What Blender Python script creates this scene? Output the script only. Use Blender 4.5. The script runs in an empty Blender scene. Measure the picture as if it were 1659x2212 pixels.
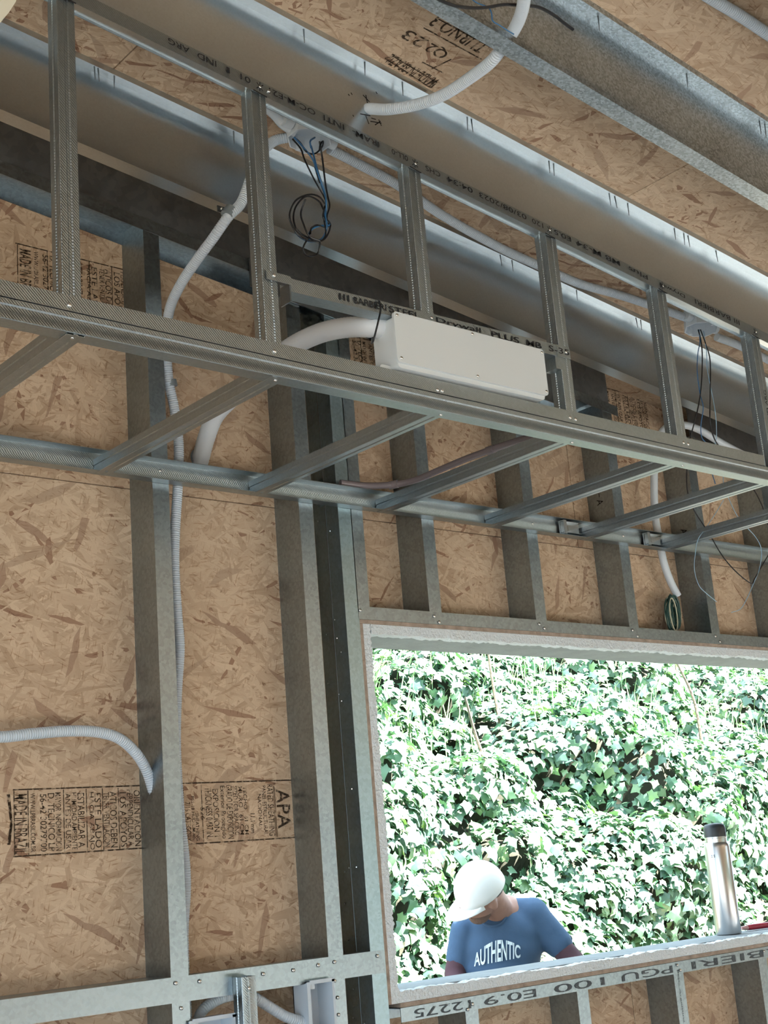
import bpy, math, random
import numpy as np
from mathutils import Vector, Matrix

# ------------------------------------------------------------------ camera, world, sun, exposure
W_, H_ = 1659, 2212
FPX, YAW, PITCH, ROLL = 2929.185, math.radians(40.9606), math.radians(14.7040), math.radians(-4.6926)
EYE = np.array([-2.4012, -2.5719, 0.0])          # eye level is z = 0, floor is z = FLOOR
FLOOR, GROUND = -1.5, -1.78
_f = np.array([math.sin(YAW)*math.cos(PITCH), math.cos(YAW)*math.cos(PITCH), math.sin(PITCH)])
_r0 = np.array([math.cos(YAW), -math.sin(YAW), 0.0]); _u0 = np.cross(_r0, _f)
RT = math.cos(ROLL)*_r0 + math.sin(ROLL)*_u0
UP = -math.sin(ROLL)*_r0 + math.cos(ROLL)*_u0
FW = _f
sc = bpy.context.scene
col = sc.collection
cam_d = bpy.data.cameras.new('camera'); cam = bpy.data.objects.new('camera', cam_d); col.objects.link(cam)
cam_d.sensor_fit = 'VERTICAL'; cam_d.sensor_height = 36.0; cam_d.sensor_width = 36.0*W_/H_
cam_d.lens = FPX/H_*36.0; cam_d.clip_start = 0.02; cam_d.clip_end = 200
cam.matrix_world = Matrix(((RT[0], UP[0], -FW[0], EYE[0]), (RT[1], UP[1], -FW[1], EYE[1]), (RT[2], UP[2], -FW[2], EYE[2]), (0, 0, 0, 1)))
sc.camera = cam

world = bpy.data.worlds.new('world'); sc.world = world; world.use_nodes = True
wn = world.node_tree; wn.nodes.clear()
wo = wn.nodes.new('ShaderNodeOutputWorld'); wb = wn.nodes.new('ShaderNodeBackground')
wb.inputs['Color'].default_value = (0.66, 0.85, 1.0, 1); wb.inputs['Strength'].default_value = 8.0
wn.links.new(wb.outputs[0], wo.inputs[0])
sun_d = bpy.data.lights.new('sun', 'SUN'); sun = bpy.data.objects.new('sun', sun_d); col.objects.link(sun)
sun_d.energy = 135.0; sun_d.angle = math.radians(0.6); sun_d.color = (1.0, 0.97, 0.90)
sun.rotation_euler = Vector((-0.45, 0.66, -1.0)).to_track_quat('-Z', 'Y').to_euler()
sc.view_settings.view_transform = 'Standard'; sc.view_settings.look = 'None'
sc.view_settings.gamma = 1.0; sc.view_settings.use_curve_mapping = False
sc.view_settings.exposure = -0.57
sc.cycles.max_bounces = 6; sc.cycles.diffuse_bounces = 4; sc.cycles.glossy_bounces = 4; sc.cycles.transparent_max_bounces = 4
sc.cycles.use_adaptive_sampling = True; sc.cycles.adaptive_threshold = 0.07; sc.cycles.adaptive_min_samples = 14
sc.cycles.sample_clamp_indirect = 6.0; sc.cycles.use_denoising = True

random.seed(7); rng = np.random.default_rng(7)
S, K = 0.122, 1.575                                # roof falls S per metre towards +X; underside of roof boards z = K - S x

# ------------------------------------------------------------------ pixel -> point (direction only; the plane gives the distance)
def ray(x, y): return FW + RT*(x-W_/2)/FPX - UP*(y-H_/2)/FPX
def on(x, y, n, c):
    d = ray(x, y); n = np.array(n, float); t = (c-n@EYE)/(n@d); return EYE + t*d
def onY(x, y, Y): return on(x, y, (0, 1, 0), Y)
def onX(x, y, X): return on(x, y, (1, 0, 0), X)
def onZ(x, y, Z): return on(x, y, (0, 0, 1), Z)
def onC(x, y, k=K): return on(x, y, (S, 0, 1), k)
def zc(X, k=K): return k - S*X

# ------------------------------------------------------------------ materials
def mat(name):
    m = bpy.data.materials.new(name); m.use_nodes = True
    nt = m.node_tree; b = nt.nodes['Principled BSDF']; return m, nt, b
def N(nt, t, **kw):
    n = nt.nodes.new(t)
    for k, v in kw.items(): setattr(n, k, v)
    return n
def setin(n, **kw):
    for k, v in kw.items(): n.inputs[k.replace('_', ' ')].default_value = v
def ramp(nt, stops):
    r = N(nt, 'ShaderNodeValToRGB'); e = r.color_ramp.elements
    while len(e) < len(stops): e.new(0.5)
    for el, (p, c) in zip(e, stops): el.position = p; el.color = (*c, 1) if len(c) == 3 else c
    return r
def math_n(nt, op, a, b=None, c=None):
    n = N(nt, 'ShaderNodeMath', operation=op)
    for i, v in enumerate((a, b, c)):
        if v is None: continue
        if isinstance(v, (int, float)): n.inputs[i].default_value = v
        else: nt.links.new(v, n.inputs[i])
    return n.outputs[0]
def plain(name, rgb, rough=0.5, metal=0.0, bump=0.0, bscale=60, spec=0.5, var=0.0, vscale=8):
    m, nt, b = mat(name)
    b.inputs['Base Color'].default_value = (*rgb, 1); b.inputs['Roughness'].default_value = rough
    b.inputs['Metallic'].default_value = metal; b.inputs['Specular IOR Level'].default_value = spec
    tc = N(nt, 'ShaderNodeTexCoord')
    if var:
        nz = N(nt, 'ShaderNodeTexNoise'); setin(nz, Scale=vscale, Detail=5.0); nt.links.new(tc.outputs['Object'], nz.inputs['Vector'])
        r = ramp(nt, [(0.3, tuple(max(0, c*(1-var)) for c in rgb)), (0.7, tuple(min(1, c*(1+var)) for c in rgb))])
        nt.links.new(nz.outputs['Fac'], r.inputs['Fac']); nt.links.new(r.outputs['Color'], b.inputs['Base Color'])
    if bump:
        nz = N(nt, 'ShaderNodeTexNoise'); setin(nz, Scale=bscale, Detail=4.0); nt.links.new(tc.outputs['Object'], nz.inputs['Vector'])
        bp = N(nt, 'ShaderNodeBump'); bp.inputs['Strength'].default_value = bump; bp.inputs['Distance'].default_value = 0.01
        nt.links.new(nz.outputs['Fac'], bp.inputs['Height']); nt.links.new(bp.outputs['Normal'], b.inputs['Normal'])
    return m

def osb(name, plane):
    """Oriented strand board: overlapping elongated flakes in several directions, the highest flake wins."""
    m, nt, b = mat(name); L = nt.links
    tc = N(nt, 'ShaderNodeTexCoord'); sp = N(nt, 'ShaderNodeSeparateXYZ'); L.new(tc.outputs['Object'], sp.inputs[0])
    cb = N(nt, 'ShaderNodeCombineXYZ'); L.new(sp.outputs[plane[0]], cb.inputs[0]); L.new(sp.outputs[plane[1]], cb.inputs[1])
    dn = N(nt, 'ShaderNodeTexNoise'); setin(dn, Scale=14.0, Detail=2.0); L.new(cb.outputs[0], dn.inputs['Vector'])
    dm = N(nt, 'ShaderNodeVectorMath', operation='MULTIPLY_ADD'); dm.inputs[1].default_value = (0.014, 0.014, 0); L.new(dn.outputs['Color'], dm.inputs[0]); L.new(cb.outputs[0], dm.inputs[2])
    curP = curC = None
    for i, (ang, ln, wd) in enumerate(((8, .105, .012), (52, .075, .009), (128, .07, .011), (168, .12, .011), (30, .06, .008), (95, .05, .012), (-12, .07, .007), (148, .08, .013))):
        mp = N(nt, 'ShaderNodeMapping'); mp.vector_type = 'TEXTURE'
        mp.inputs['Location'].default_value = (0.37*i, 0.61*i, 0); mp.inputs['Rotation'].default_value = (0, 0, math.radians(ang)); mp.inputs['Scale'].default_value = (ln, wd, 1)
        L.new(dm.outputs[0], mp.inputs['Vector'])
        v = N(nt, 'ShaderNodeTexVoronoi', voronoi_dimensions='2D', feature='F1'); setin(v, Scale=1.0, Randomness=1.0); L.new(mp.outputs[0], v.inputs['Vector'])
        s2 = N(nt, 'ShaderNodeSeparateColor'); L.new(v.outputs['Color'], s2.inputs[0])
        pr = s2.outputs[0]
        cc = N(nt, 'ShaderNodeCombineXYZ'); L.new(s2.outputs[1], cc.inputs[0]); L.new(s2.outputs[2], cc.inputs[1])
        if curP is None: curP, curC, curV = pr, cc.outputs[0], mp.outputs[0]
        else:
            g = math_n(nt, 'GREATER_THAN', pr, curP)
            mx = N(nt, 'ShaderNodeMix', data_type='VECTOR'); L.new(g, mx.inputs[0]); L.new(curC, mx.inputs[4]); L.new(cc.outputs[0], mx.inputs[5])
            mv = N(nt, 'ShaderNodeMix', data_type='VECTOR'); L.new(g, mv.inputs[0]); L.new(curV, mv.inputs[4]); L.new(mp.outputs[0], mv.inputs[5])
            curC = mx.outputs[1]; curV = mv.outputs[1]; curP = math_n(nt, 'MAXIMUM', pr, curP)
    s3 = N(nt, 'ShaderNodeSeparateXYZ'); L.new(curC, s3.inputs[0])
    gr = N(nt, 'ShaderNodeTexNoise', noise_dimensions='2D'); setin(gr, Scale=1.0, Detail=4.0, Roughness=0.65)      # grain along the flake
    gm = N(nt, 'ShaderNodeMapping'); gm.inputs['Scale'].default_value = (1.0, 13.0, 1); L.new(curV, gm.inputs[0]); L.new(gm.outputs[0], gr.inputs['Vector'])
    shade = math_n(nt, 'ADD', math_n(nt, 'MULTIPLY', s3.outputs[0], 0.62), math_n(nt, 'MULTIPLY_ADD', gr.outputs['Fac'], 0.75, -0.18))
    base = ramp(nt, [(0.0, (.24, .15, .09)), (0.10, (.36, .25, .165)), (0.28, (.45, .335, .235)), (0.6, (.53, .405, .29)), (1.0, (.64, .51, .38))])
    L.new(shade, base.inputs['Fac'])
    red = math_n(nt, 'GREATER_THAN', s3.outputs[1], 0.972)
    mx = N(nt, 'ShaderNodeMix', data_type='RGBA'); L.new(math_n(nt, 'MULTIPLY', red, 0.75), mx.inputs[0]); L.new(base.outputs[0], mx.inputs[6]); mx.inputs[7].default_value = (.20, .095, .055, 1)
    pit = N(nt, 'ShaderNodeTexNoise'); setin(pit, Scale=38.0, Detail=3.0); L.new(cb.outputs[0], pit.inputs['Vector'])
    pr_ = ramp(nt, [(0.68, (1, 1, 1)), (0.75, (.45, .36, .30))]); L.new(pit.outputs['Fac'], pr_.inputs['Fac'])
    big = N(nt, 'ShaderNodeTexNoise'); setin(big, Scale=2.2, Detail=2.0); L.new(cb.outputs[0], big.inputs['Vector'])
    br = ramp(nt, [(0.3, (.90, .87, .85)), (0.7, (1.04, 1.02, 1.0))]); L.new(big.outputs['Fac'], br.inputs['Fac'])
    m1 = N(nt, 'ShaderNodeMix', data_type='RGBA', blend_type='MULTIPLY'); m1.inputs[0].default_value = 1; L.new(mx.outputs[2], m1.inputs[6]); L.new(pr_.outputs[0], m1.inputs[7])
    m2 = N(nt, 'ShaderNodeMix', data_type='RGBA', blend_type='MULTIPLY'); m2.inputs[0].default_value = 1; L.new(m1.outputs[2], m2.inputs[6]); L.new(br.outputs[0], m2.inputs[7])
    last = m2.outputs[2]
    for ang, ln, wd, cut, rgb in ((72, .09, .017, .978, (.27, .165, .11)), (28, .11, .022, .978, (.35, .245, .17)), (150, .08, .016, .978, (.25, .15, .10))):   # odd dark flakes
        mp = N(nt, 'ShaderNodeMapping'); mp.vector_type = 'TEXTURE'; mp.inputs['Location'].default_value = (ang*.13, ang*.29, 0); mp.inputs['Rotation'].default_value = (0, 0, math.radians(ang)); mp.inputs['Scale'].default_value = (ln, wd, 1); L.new(dm.outputs[0], mp.inputs[0])
        v = N(nt, 'ShaderNodeTexVoronoi', voronoi_dimensions='2D', feature='F1'); setin(v, Scale=1.0, Randomness=0.9); L.new(mp.outputs[0], v.inputs['Vector'])
        s2 = N(nt, 'ShaderNodeSeparateColor'); L.new(v.outputs['Color'], s2.inputs[0])
        mk = N(nt, 'ShaderNodeMix', data_type='RGBA'); L.new(math_n(nt, 'MULTIPLY', math_n(nt, 'GREATER_THAN', s2.outputs[0], cut), 0.7), mk.inputs[0]); L.new(last, mk.inputs[6]); mk.inputs[7].default_value = (*rgb, 1); last = mk.outputs[2]
    for ang, sc_ in ((10, (.05, .0045, 1)), (152, (.042, .005, 1)), (75, (.035, .0042, 1))):                     # thin dark splits along the strands
        mp = N(nt, 'ShaderNodeMapping'); mp.vector_type = 'TEXTURE'; mp.inputs['Rotation'].default_value = (0, 0, math.radians(ang)); mp.inputs['Scale'].default_value = sc_; L.new(dm.outputs[0], mp.inputs[0])
        nz = N(nt, 'ShaderNodeTexNoise', noise_dimensions='2D'); setin(nz, Scale=1.0, Detail=2.0); L.new(mp.outputs[0], nz.inputs['Vector'])
        rr = ramp(nt, [(0.66, (1, 1, 1)), (0.76, (.66, .57, .50))]); L.new(nz.outputs['Fac'], rr.inputs['Fac'])
        mk = N(nt, 'ShaderNodeMix', data_type='RGBA', blend_type='MULTIPLY'); mk.inputs[0].default_value = 1; L.new(last, mk.inputs[6]); L.new(rr.outputs[0], mk.inputs[7]); last = mk.outputs[2]
    L.new(last, b.inputs['Base Color'])
    b.inputs['Roughness'].default_value = 0.62; b.inputs['Specular IOR Level'].default_value = 0.25
    bp = N(nt, 'ShaderNodeBump'); bp.inputs['Strength'].default_value = 0.35; bp.inputs['Distance'].default_value = 0.003
    L.new(math_n(nt, 'ADD', curP, math_n(nt, 'MULTIPLY', shade, 0.3)), bp.inputs['Height']); L.new(bp.outputs[0], b.inputs['Normal'])
    return m

def galv(name, rgb=(.325, .38, .415), rough=.36, spangle=150.0, amt=.18, knurl=False, streak=None):
    m, nt, b = mat(name); L = nt.links
    tc = N(nt, 'ShaderNodeTexCoord')
    v = N(nt, 'ShaderNodeTexVoronoi'); setin(v, Scale=spangle); L.new(tc.outputs['Object'], v.inputs['Vector'])
    s = N(nt, 'ShaderNodeSeparateColor'); L.new(v.outputs['Color'], s.inputs[0])
    nz = N(nt, 'ShaderNodeTexNoise'); setin(nz, Scale=7.0, Detail=6.0); L.new(tc.outputs['Object'], nz.inputs['Vector'])
    f = math_n(nt, 'ADD', math_n(nt, 'MULTIPLY', s.outputs[0], 0.5), math_n(nt, 'MULTIPLY', nz.outputs['Fac'], 0.5))
    r = ramp(nt, [(0.15, tuple(c*(1-amt) for c in rgb)), (0.85, tuple(min(1, c*(1+amt)) for c in rgb))]); L.new(f, r.inputs['Fac'])
    L.new(r.outputs[0], b.inputs['Base Color'])
    b.inputs['Metallic'].default_value = 1.0
    L.new(math_n(nt, 'ADD', math_n(nt, 'MULTIPLY', f, 0.16 if amt > .1 else .01), rough-(0.08 if amt > .1 else 0)), b.inputs['Roughness'])
    bp = N(nt, 'ShaderNodeBump')
    if knurl:
        w = N(nt, 'ShaderNodeTexWave', wave_type='BANDS', bands_direction='DIAGONAL'); setin(w, Scale=110.0, Distortion=0.6, Detail=1.0); L.new(tc.outputs['Object'], w.inputs['Vector'])
        bp.inputs['Strength'].default_value = 0.30; bp.inputs['Distance'].default_value = 0.0015; L.new(w.outputs['Fac'], bp.inputs['Height'])
    else:
        bp.inputs['Strength'].default_value = 0.10 if amt > .1 else 0.02; bp.inputs['Distance'].default_value = 0.001; L.new(f, bp.inputs['Height'])
    L.new(bp.outputs[0], b.inputs['Normal'])
    return m

def ink(name, rgb, wear=0.47):
    m, nt, b = mat(name); L = nt.links
    b.inputs['Base Color'].default_value = (*rgb, 1); b.inputs['Roughness'].default_value = 0.8; b.inputs['Specular IOR Level'].default_value = 0.1
    tc = N(nt, 'ShaderNodeTexCoord'); nz = N(nt, 'ShaderNodeTexNoise'); setin(nz, Scale=90.0, Detail=3.0); L.new(tc.outputs['Object'], nz.inputs['Vector'])
    r = ramp(nt, [(wear-0.09, (0.25, .25, .25)), (wear+0.05, (1, 1, 1))]); L.new(nz.outputs['Fac'], r.inputs['Fac']); L.new(r.outputs[0], b.inputs['Alpha'])
    return m

M = dict(
    osb_wall=osb('osb_wall', 'XZ'), osb_roof=osb('osb_roof', 'XY'),
    steel=galv('galvanised_steel'), rafter=galv('rafter_steel', (.58, .63, .66), .29, 260, .04), spangle=galv('spangled_steel', (.44, .49, .52), .34, 240, .45),
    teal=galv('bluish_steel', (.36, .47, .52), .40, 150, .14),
    knurled=galv('knurled_steel', (.38, .435, .465), .36, 220, .08, knurl=True),
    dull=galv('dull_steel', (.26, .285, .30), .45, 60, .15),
    screw=plain('screw_zinc', (.75, .75, .74), .25, 1.0),
    conduit=plain('grey_conduit', (.55, .62, .70), .42), pvc=plain('white_pvc', (.68, .74, .80), .35), boxwhite=plain('white_box_plastic', (.64, .68, .70), .38),
    insul=plain('white_insulation', (.68, .72, .77), .5, bump=.12, bscale=25), collar=plain('grey_collar', (.16, .19, .21), .5),
    black=plain('black_cable', (.012, .013, .016), .4), blue=plain('blue_cable', (.03, .12, .26), .4), paleblue=plain('pale_blue_cable', (.30, .47, .62), .4),
    greycable=plain('grey_thin_cable', (.22, .22, .22), .5), green=plain('green_cable', (.02, .065, .055), .45), cream=plain('cream_cable', (.55, .52, .38), .45),
    foam=plain('white_foam', (.84, .90, .95), .85, bump=1.0, bscale=140), render=plain('grey_render', (.27, .295, .31), .85, bump=.35, bscale=50, var=.10, vscale=14),
    edge=plain('board_edge', (.30, .235, .19), .85, bump=.4, bscale=90, var=.3, vscale=40),
    concrete=plain('concrete', (.52, .53, .54), .85, bump=.2, bscale=20, var=.12, vscale=3), soil=plain('soil', (.035, .035, .022), .95, bump=.6, bscale=12, var=.4, vscale=5),
    blocker_hedge=plain('blocker_hedge_green', (.06, .10, .05), .8, bump=.8, bscale=18, var=.4, vscale=12),
    dirt=plain('bare_earth', (.17, .15, .12), .95, bump=.4, bscale=15, var=.25, vscale=4),
    grass=plain('grass_ground', (.20, .27, .10), .95, bump=.6, bscale=30, var=.35, vscale=9),
    inkbrown=ink('brown_ink', (.055, .036, .024)), inkblack=ink('black_ink', (.02, .02, .022), .30), inkgrey=ink('grey_ink', (.09, .10, .11), .40),
    hose=plain('mauve_hose', (.20, .17, .185), .22), steelb=plain('brushed_steel', (.60, .61, .62), .28, 1.0, var=.06, vscale=3),
    bottlecap=plain('black_plastic', (.02, .024, .028), .45), red=plain('red_plastic', (.42, .03, .06), .35), pink=plain('pink_plastic', (.60, .33, .34), .3),
    skin=plain('skin', (.40, .215, .16), .55, bump=.08, bscale=60), shirt=plain('blue_cotton', (.055, .105, .19), .9, bump=.25, bscale=26, var=.06), maroon=plain('maroon_cotton', (.085, .04, .052), .9, bump=.3, bscale=22),
    cap=plain('white_cotton', (.93, .93, .92), .9), jeans=plain('dark_denim', (.03, .04, .07), .9), print=plain('white_print', (.72, .82, .86), .7), hair=plain('grey_hair', (.10, .09, .085), .8), stubble=plain('grey_stubble', (.17, .105, .085), .9, bump=.4, bscale=150), lips=plain('lips', (.33, .16, .13), .6), eye=plain('eye_dark', (.02, .015, .012), .3),
    creamsheet=plain('cream_foam_sheet', (.62, .60, .50), .8), bark=plain('bark', (.11, .085, .06), .9, bump=.6, bscale=30),
)
def leafmat(name, rgb):
    m, nt, b = mat(name); L = nt.links
    b.inputs['Base Color'].default_value = (*rgb, 1); b.inputs['Roughness'].default_value = 0.38; b.inputs['Specular IOR Level'].default_value = 0.8
    tr = N(nt, 'ShaderNodeBsdfTranslucent'); tr.inputs['Color'].default_value = (rgb[0]*0.9, rgb[1]*1.1, rgb[2]*0.5, 1)
    mx = N(nt, 'ShaderNodeMixShader'); mx.inputs[0].default_value = 0.12
    L.new(b.outputs[0], mx.inputs[1]); L.new(tr.outputs[0], mx.inputs[2]); L.new(mx.outputs[0], nt.nodes['Material Output'].inputs[0])
    return m
LEAF = [leafmat('ivy_leaf_green', (.09, .185, .105)), leafmat('ivy_leaf_dark', (.05, .12, .08)), leafmat('ivy_leaf_pale', (.16, .26, .12))]

# ------------------------------------------------------------------ mesh builder
class MB:
    def __init__(s): s.v = []; s.f = []
    def add(s, vs, fs):
        o = len(s.v); s.v += [tuple(map(float, q)) for q in vs]; s.f += [tuple(o+i for i in f) for f in fs]; return s
    def box(s, x0, x1, y0, y1, z0, z1, shear=0.0):
        vs = [(x, y, z - shear*x) for x in (x0, x1) for y in (y0, y1) for z in (z0, z1)]
        return s.add(vs, [(0, 1, 3, 2), (4, 6, 7, 5), (0, 4, 5, 1), (2, 3, 7, 6), (0, 2, 6, 4), (1, 5, 7, 3)])
    def prism(s, poly, y0, y1):
        """polygon in XZ extruded along Y"""
        n = len(poly); vs = [(x, y0, z) for x, z in poly] + [(x, y1, z) for x, z in poly]
        return s.add(vs, [tuple(range(n)), tuple(range(2*n-1, n-1, -1))] + [(i, i+n, (i+1) % n+n, (i+1) % n) for i in range(n)])
    def profile(s, pts, t, fn, c0, c1, n=1):
        """thin sheet folded along the 2-D polyline pts (thickness t to the left), run from c0 to c1; fn(a, b, c) gives the point"""
        P = np.array(pts, float); d = np.diff(P, axis=0); d /= np.linalg.norm(d, axis=1)[:, None]
        nrm = np.stack([-d[:, 1], d[:, 0]], 1); off = []
        for i in range(len(P)):
            if i == 0: m = nrm[0]
            elif i == len(P)-1: m = nrm[-1]
            else:
                m = nrm[i-1]+nrm[i]; m = m/max(1e-6, m@m)*2.0
                m = m*0.5*2/2 if False else m
                m = (nrm[i-1]+nrm[i])/(1+nrm[i-1]@nrm[i]+1e-9)
            off.append(P[i]+m*t)
        ring = [tuple(q) for q in P] + [tuple(q) for q in off[::-1]]; k = len(ring)
        cs = np.linspace(c0, c1, n+1); vs = [fn(a, b, c) for c in cs for a, b in ring]; fs = []
        for j in range(n):
            for i in range(k): fs.append((j*k+i, j*k+(i+1) % k, (j+1)*k+(i+1) % k, (j+1)*k+i))
        m_ = len(P)
        for base in (0, n*k):
            for i in range(m_-1): fs.append((base+i, base+i+1, base+k-2-i, base+k-1-i))
        return s.add(vs, fs)
    def tube(s, path, r, seg=10, cap=True, rib=None, step=None, smooth=True):
        """round tube along a path of points; rib=(pitch, depth) makes it corrugated; r may be a list per control point"""
        P = np.array(path, float); R_ = np.full(len(P), r, float) if np.isscalar(r) else np.array(r, float)
        if smooth and len(P) > 2:
            Q = []; RR = []
            ext = np.vstack([2*P[0]-P[1], P, 2*P[-1]-P[-2]])
            for i in range(len(P)-1):
                p0, p1, p2, p3 = ext[i:i+4]
                for t in np.linspace(0, 1, 12, endpoint=False):
                    Q.append(0.5*((2*p1)+(-p0+p2)*t+(2*p0-5*p1+4*p2-p3)*t*t+(-p0+3*p1-3*p2+p3)*t**3)); RR.append(R_[i]*(1-t)+R_[i+1]*t)
            Q.append(P[-1]); RR.append(R_[-1]); P = np.array(Q); R_ = np.array(RR)
        if rib or step:
            pitch = rib[0]/2 if rib else step
            Ls = np.concatenate([[0], np.cumsum(np.linalg.norm(np.diff(P, axis=0), axis=1))]); n = max(2, int(Ls[-1]/pitch))
            u = np.linspace(0, Ls[-1], n+1); P2 = np.stack([np.interp(u, Ls, P[:, i]) for i in range(3)], 1); R_ = np.interp(u, Ls, R_); P = P2
            if rib: R_ = R_ - np.where(np.arange(n+1) % 2, rib[1], 0)
        T = np.gradient(P, axis=0); T /= np.linalg.norm(T, axis=1)[:, None]+1e-12
        a = np.array([0, 0, 1.0]) if abs(T[0][2]) < .9 else np.array([1.0, 0, 0])
        nn = np.cross(T[0], a); nn /= np.linalg.norm(nn); vs = []
        for i in range(len(P)):
            nn = nn - T[i]*(nn@T[i]); nn /= np.linalg.norm(nn)+1e-12; bb = np.cross(T[i], nn)
            for j in range(seg):
                th = 2*math.pi*j/seg; vs.append(P[i]+R_[i]*(math.cos(th)*nn+math.sin(th)*bb))
        fs = [(i*seg+j, i*seg+(j+1) % seg, (i+1)*seg+(j+1) % seg, (i+1)*seg+j) for i in range(len(P)-1) for j in range(seg)]
        if cap: fs += [tuple(range(seg-1, -1, -1)), tuple((len(P)-1)*seg+j for j in range(seg))]
        return s.add(vs, fs)
    def lathe(s, prof, origin, axis=(0, 0, 1), seg=28):
        ax = np.array(axis, float); ax /= np.linalg.norm(ax)
        a = np.array([1.0, 0, 0]) if abs(ax[0]) < .9 else np.array([0, 1.0, 0])
        e1 = np.cross(ax, a); e1 /= np.linalg.norm(e1); e2 = np.cross(ax, e1); o = np.array(origin, float); n = len(prof)
        vs = [o+ax*h+rr*(math.cos(2*math.pi*j/seg)*e1+math.sin(2*math.pi*j/seg)*e2) for rr, h in prof for j in range(seg)]
        fs = [(i*seg+j, i*seg+(j+1) % seg, (i+1)*seg+(j+1) % seg, (i+1)*seg+j) for i in range(n-1) for j in range(seg)]
        fs += [tuple(range(seg-1, -1, -1)), tuple((n-1)*seg+j for j in range(seg))]
        return s.add(vs, fs)
    def ell(s, c, ax, R=None, seg=16, rings=10):
        R = np.eye(3) if R is None else np.array(R); vs = []; fs = []
        for i in range(rings+1):
            ph = math.pi*i/rings
            for j in range(seg):
                th = 2*math.pi*j/seg
                vs.append(np.array(c)+R@np.array([ax[0]*math.sin(ph)*math.cos(th), ax[1]*math.sin(ph)*math.sin(th), ax[2]*math.cos(ph)]))
        for i in range(rings):
            for j in range(seg): fs.append((i*seg+j, (i+1)*seg+j, (i+1)*seg+(j+1) % seg, i*seg+(j+1) % seg))
        return s.add(vs, fs)
    def build(s, name, m, parent=None, smooth=40, loc=None):
        V = np.array(s.v, float)
        lo, hi = V.min(0), V.max(0)
        base = np.array([(lo[0]+hi[0])/2, (lo[1]+hi[1])/2, lo[2]]) if loc is None else np.array(loc, float)
        me = bpy.data.meshes.new(name); me.from_pydata([tuple(q) for q in (V-base)], [], s.f); me.update()
        bm_fix(me)
        me.materials.append(M[m] if isinstance(m, str) else m)
        if smooth:
            me.polygons.foreach_set('use_smooth', [True]*len(me.polygons)); me.set_sharp_from_angle(angle=math.radians(smooth))
        o = bpy.data.objects.new(name, me); col.objects.link(o)
        if parent is not None: o.parent = parent; o.location = tuple(base-np.array(wloc(parent)))
        else: o.location = tuple(base)
        return o
import bmesh
def bm_fix(me):
    b = bmesh.new(); b.from_mesh(me); bmesh.ops.recalc_face_normals(b, faces=b.faces); b.to_mesh(me); b.free()
def wloc(o):
    p = np.array(o.location)
    while o.parent is not None: o = o.parent; p = p+np.array(o.location)
    return p
def tag(o, label=None, cat=None, group=None, kind=None):
    if label: o['label'] = label
    if cat: o['category'] = cat
    if group: o['group'] = group
    if kind: o['kind'] = kind
    return o
def thing(name, label, cat, loc, group=None):
    o = bpy.data.objects.new(name, None); col.objects.link(o); o.empty_display_size = 0.05; o.location = tuple(map(float, loc))
    return tag(o, label, cat, group)
def struct(name, loc=(0, 0, 0)):
    o = bpy.data.objects.new(name, None); col.objects.link(o); o.location = loc; o['kind'] = 'structure'; return o

# text: built-in font turned into flat mesh, fitted to a length and height and laid out by fn(u, v)
def text_geo(mb, body, fn, length, height, bold=0.0):
    cu = bpy.data.curves.new('t', 'FONT'); cu.body = body; cu.size = 1.0; cu.resolution_u = 3; cu.offset = bold
    ob = bpy.data.objects.new('t', cu); col.objects.link(ob)
    dg = bpy.context.evaluated_depsgraph_get(); me = bpy.data.meshes.new_from_object(ob.evaluated_get(dg))
    V = np.array([v.co[:] for v in me.vertices]); F = [tuple(p.vertices) for p in me.polygons]
    bpy.data.objects.remove(ob); bpy.data.curves.remove(cu); bpy.data.meshes.remove(me)
    if len(V) == 0: return
    lo = V.min(0); hi = V.max(0); u = (V[:, 0]-lo[0])/max(1e-6, hi[0]-lo[0])*length; v = (V[:, 1]-lo[1])/max(1e-6, hi[1]-lo[1])*height
    mb.add([fn(a, b) for a, b in zip(u, v)], F)
def bar_geo(mb, fn, u0, v0, u1, v1, w):
    d = np.array([u1-u0, v1-v0]); d = d/np.linalg.norm(d); n = np.array([-d[1], d[0]])*w/2
    q = [(u0-n[0], v0-n[1]), (u1-n[0], v1-n[1]), (u1+n[0], v1+n[1]), (u0+n[0], v0+n[1])]
    mb.add([fn(a, b) for a, b in q], [(0, 1, 2, 3)])

# ================================================================== THE ROOM
XL, XR, YF = -4.2, 4.2, -5.6
# floor
fl = MB().box(XL-.1, XR+.1, YF-.1, .12, FLOOR-.12, FLOOR).build('floor', 'concrete'); fl['kind'] = 'structure'
gr = MB().box(-14, 16, -16, 14, GROUND-.2, GROUND).build('ground', 'dirt'); gr['kind'] = 'structure'

# ceiling of roof boards, with open joints
ceil = struct('ceiling', (0, 0, K))
jx = [XL-.2, -3.53, -1.094-1.22, -1.094, 0.115, 1.335, 2.555, 3.775, XR+.3]
for i in range(len(jx)-1):
    for (y0, y1) in ((YF-.3, -3.2), (-3.2, -0.672), (-0.672, .45)):
        if y1 <= -3.2 and i % 2: pass
        MB().box(jx[i]+.0015, jx[i+1]-.0015, y0+.0015, y1-.0015, K, K+.0111, S).build('roof_board', 'osb_roof', ceil, smooth=0)

rc = MB().box(XL-.5, XR+.6, YF-.6, .55, K+.0115, K+.06, S).build('roof_cover', 'concrete'); rc['kind'] = 'structure'
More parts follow.
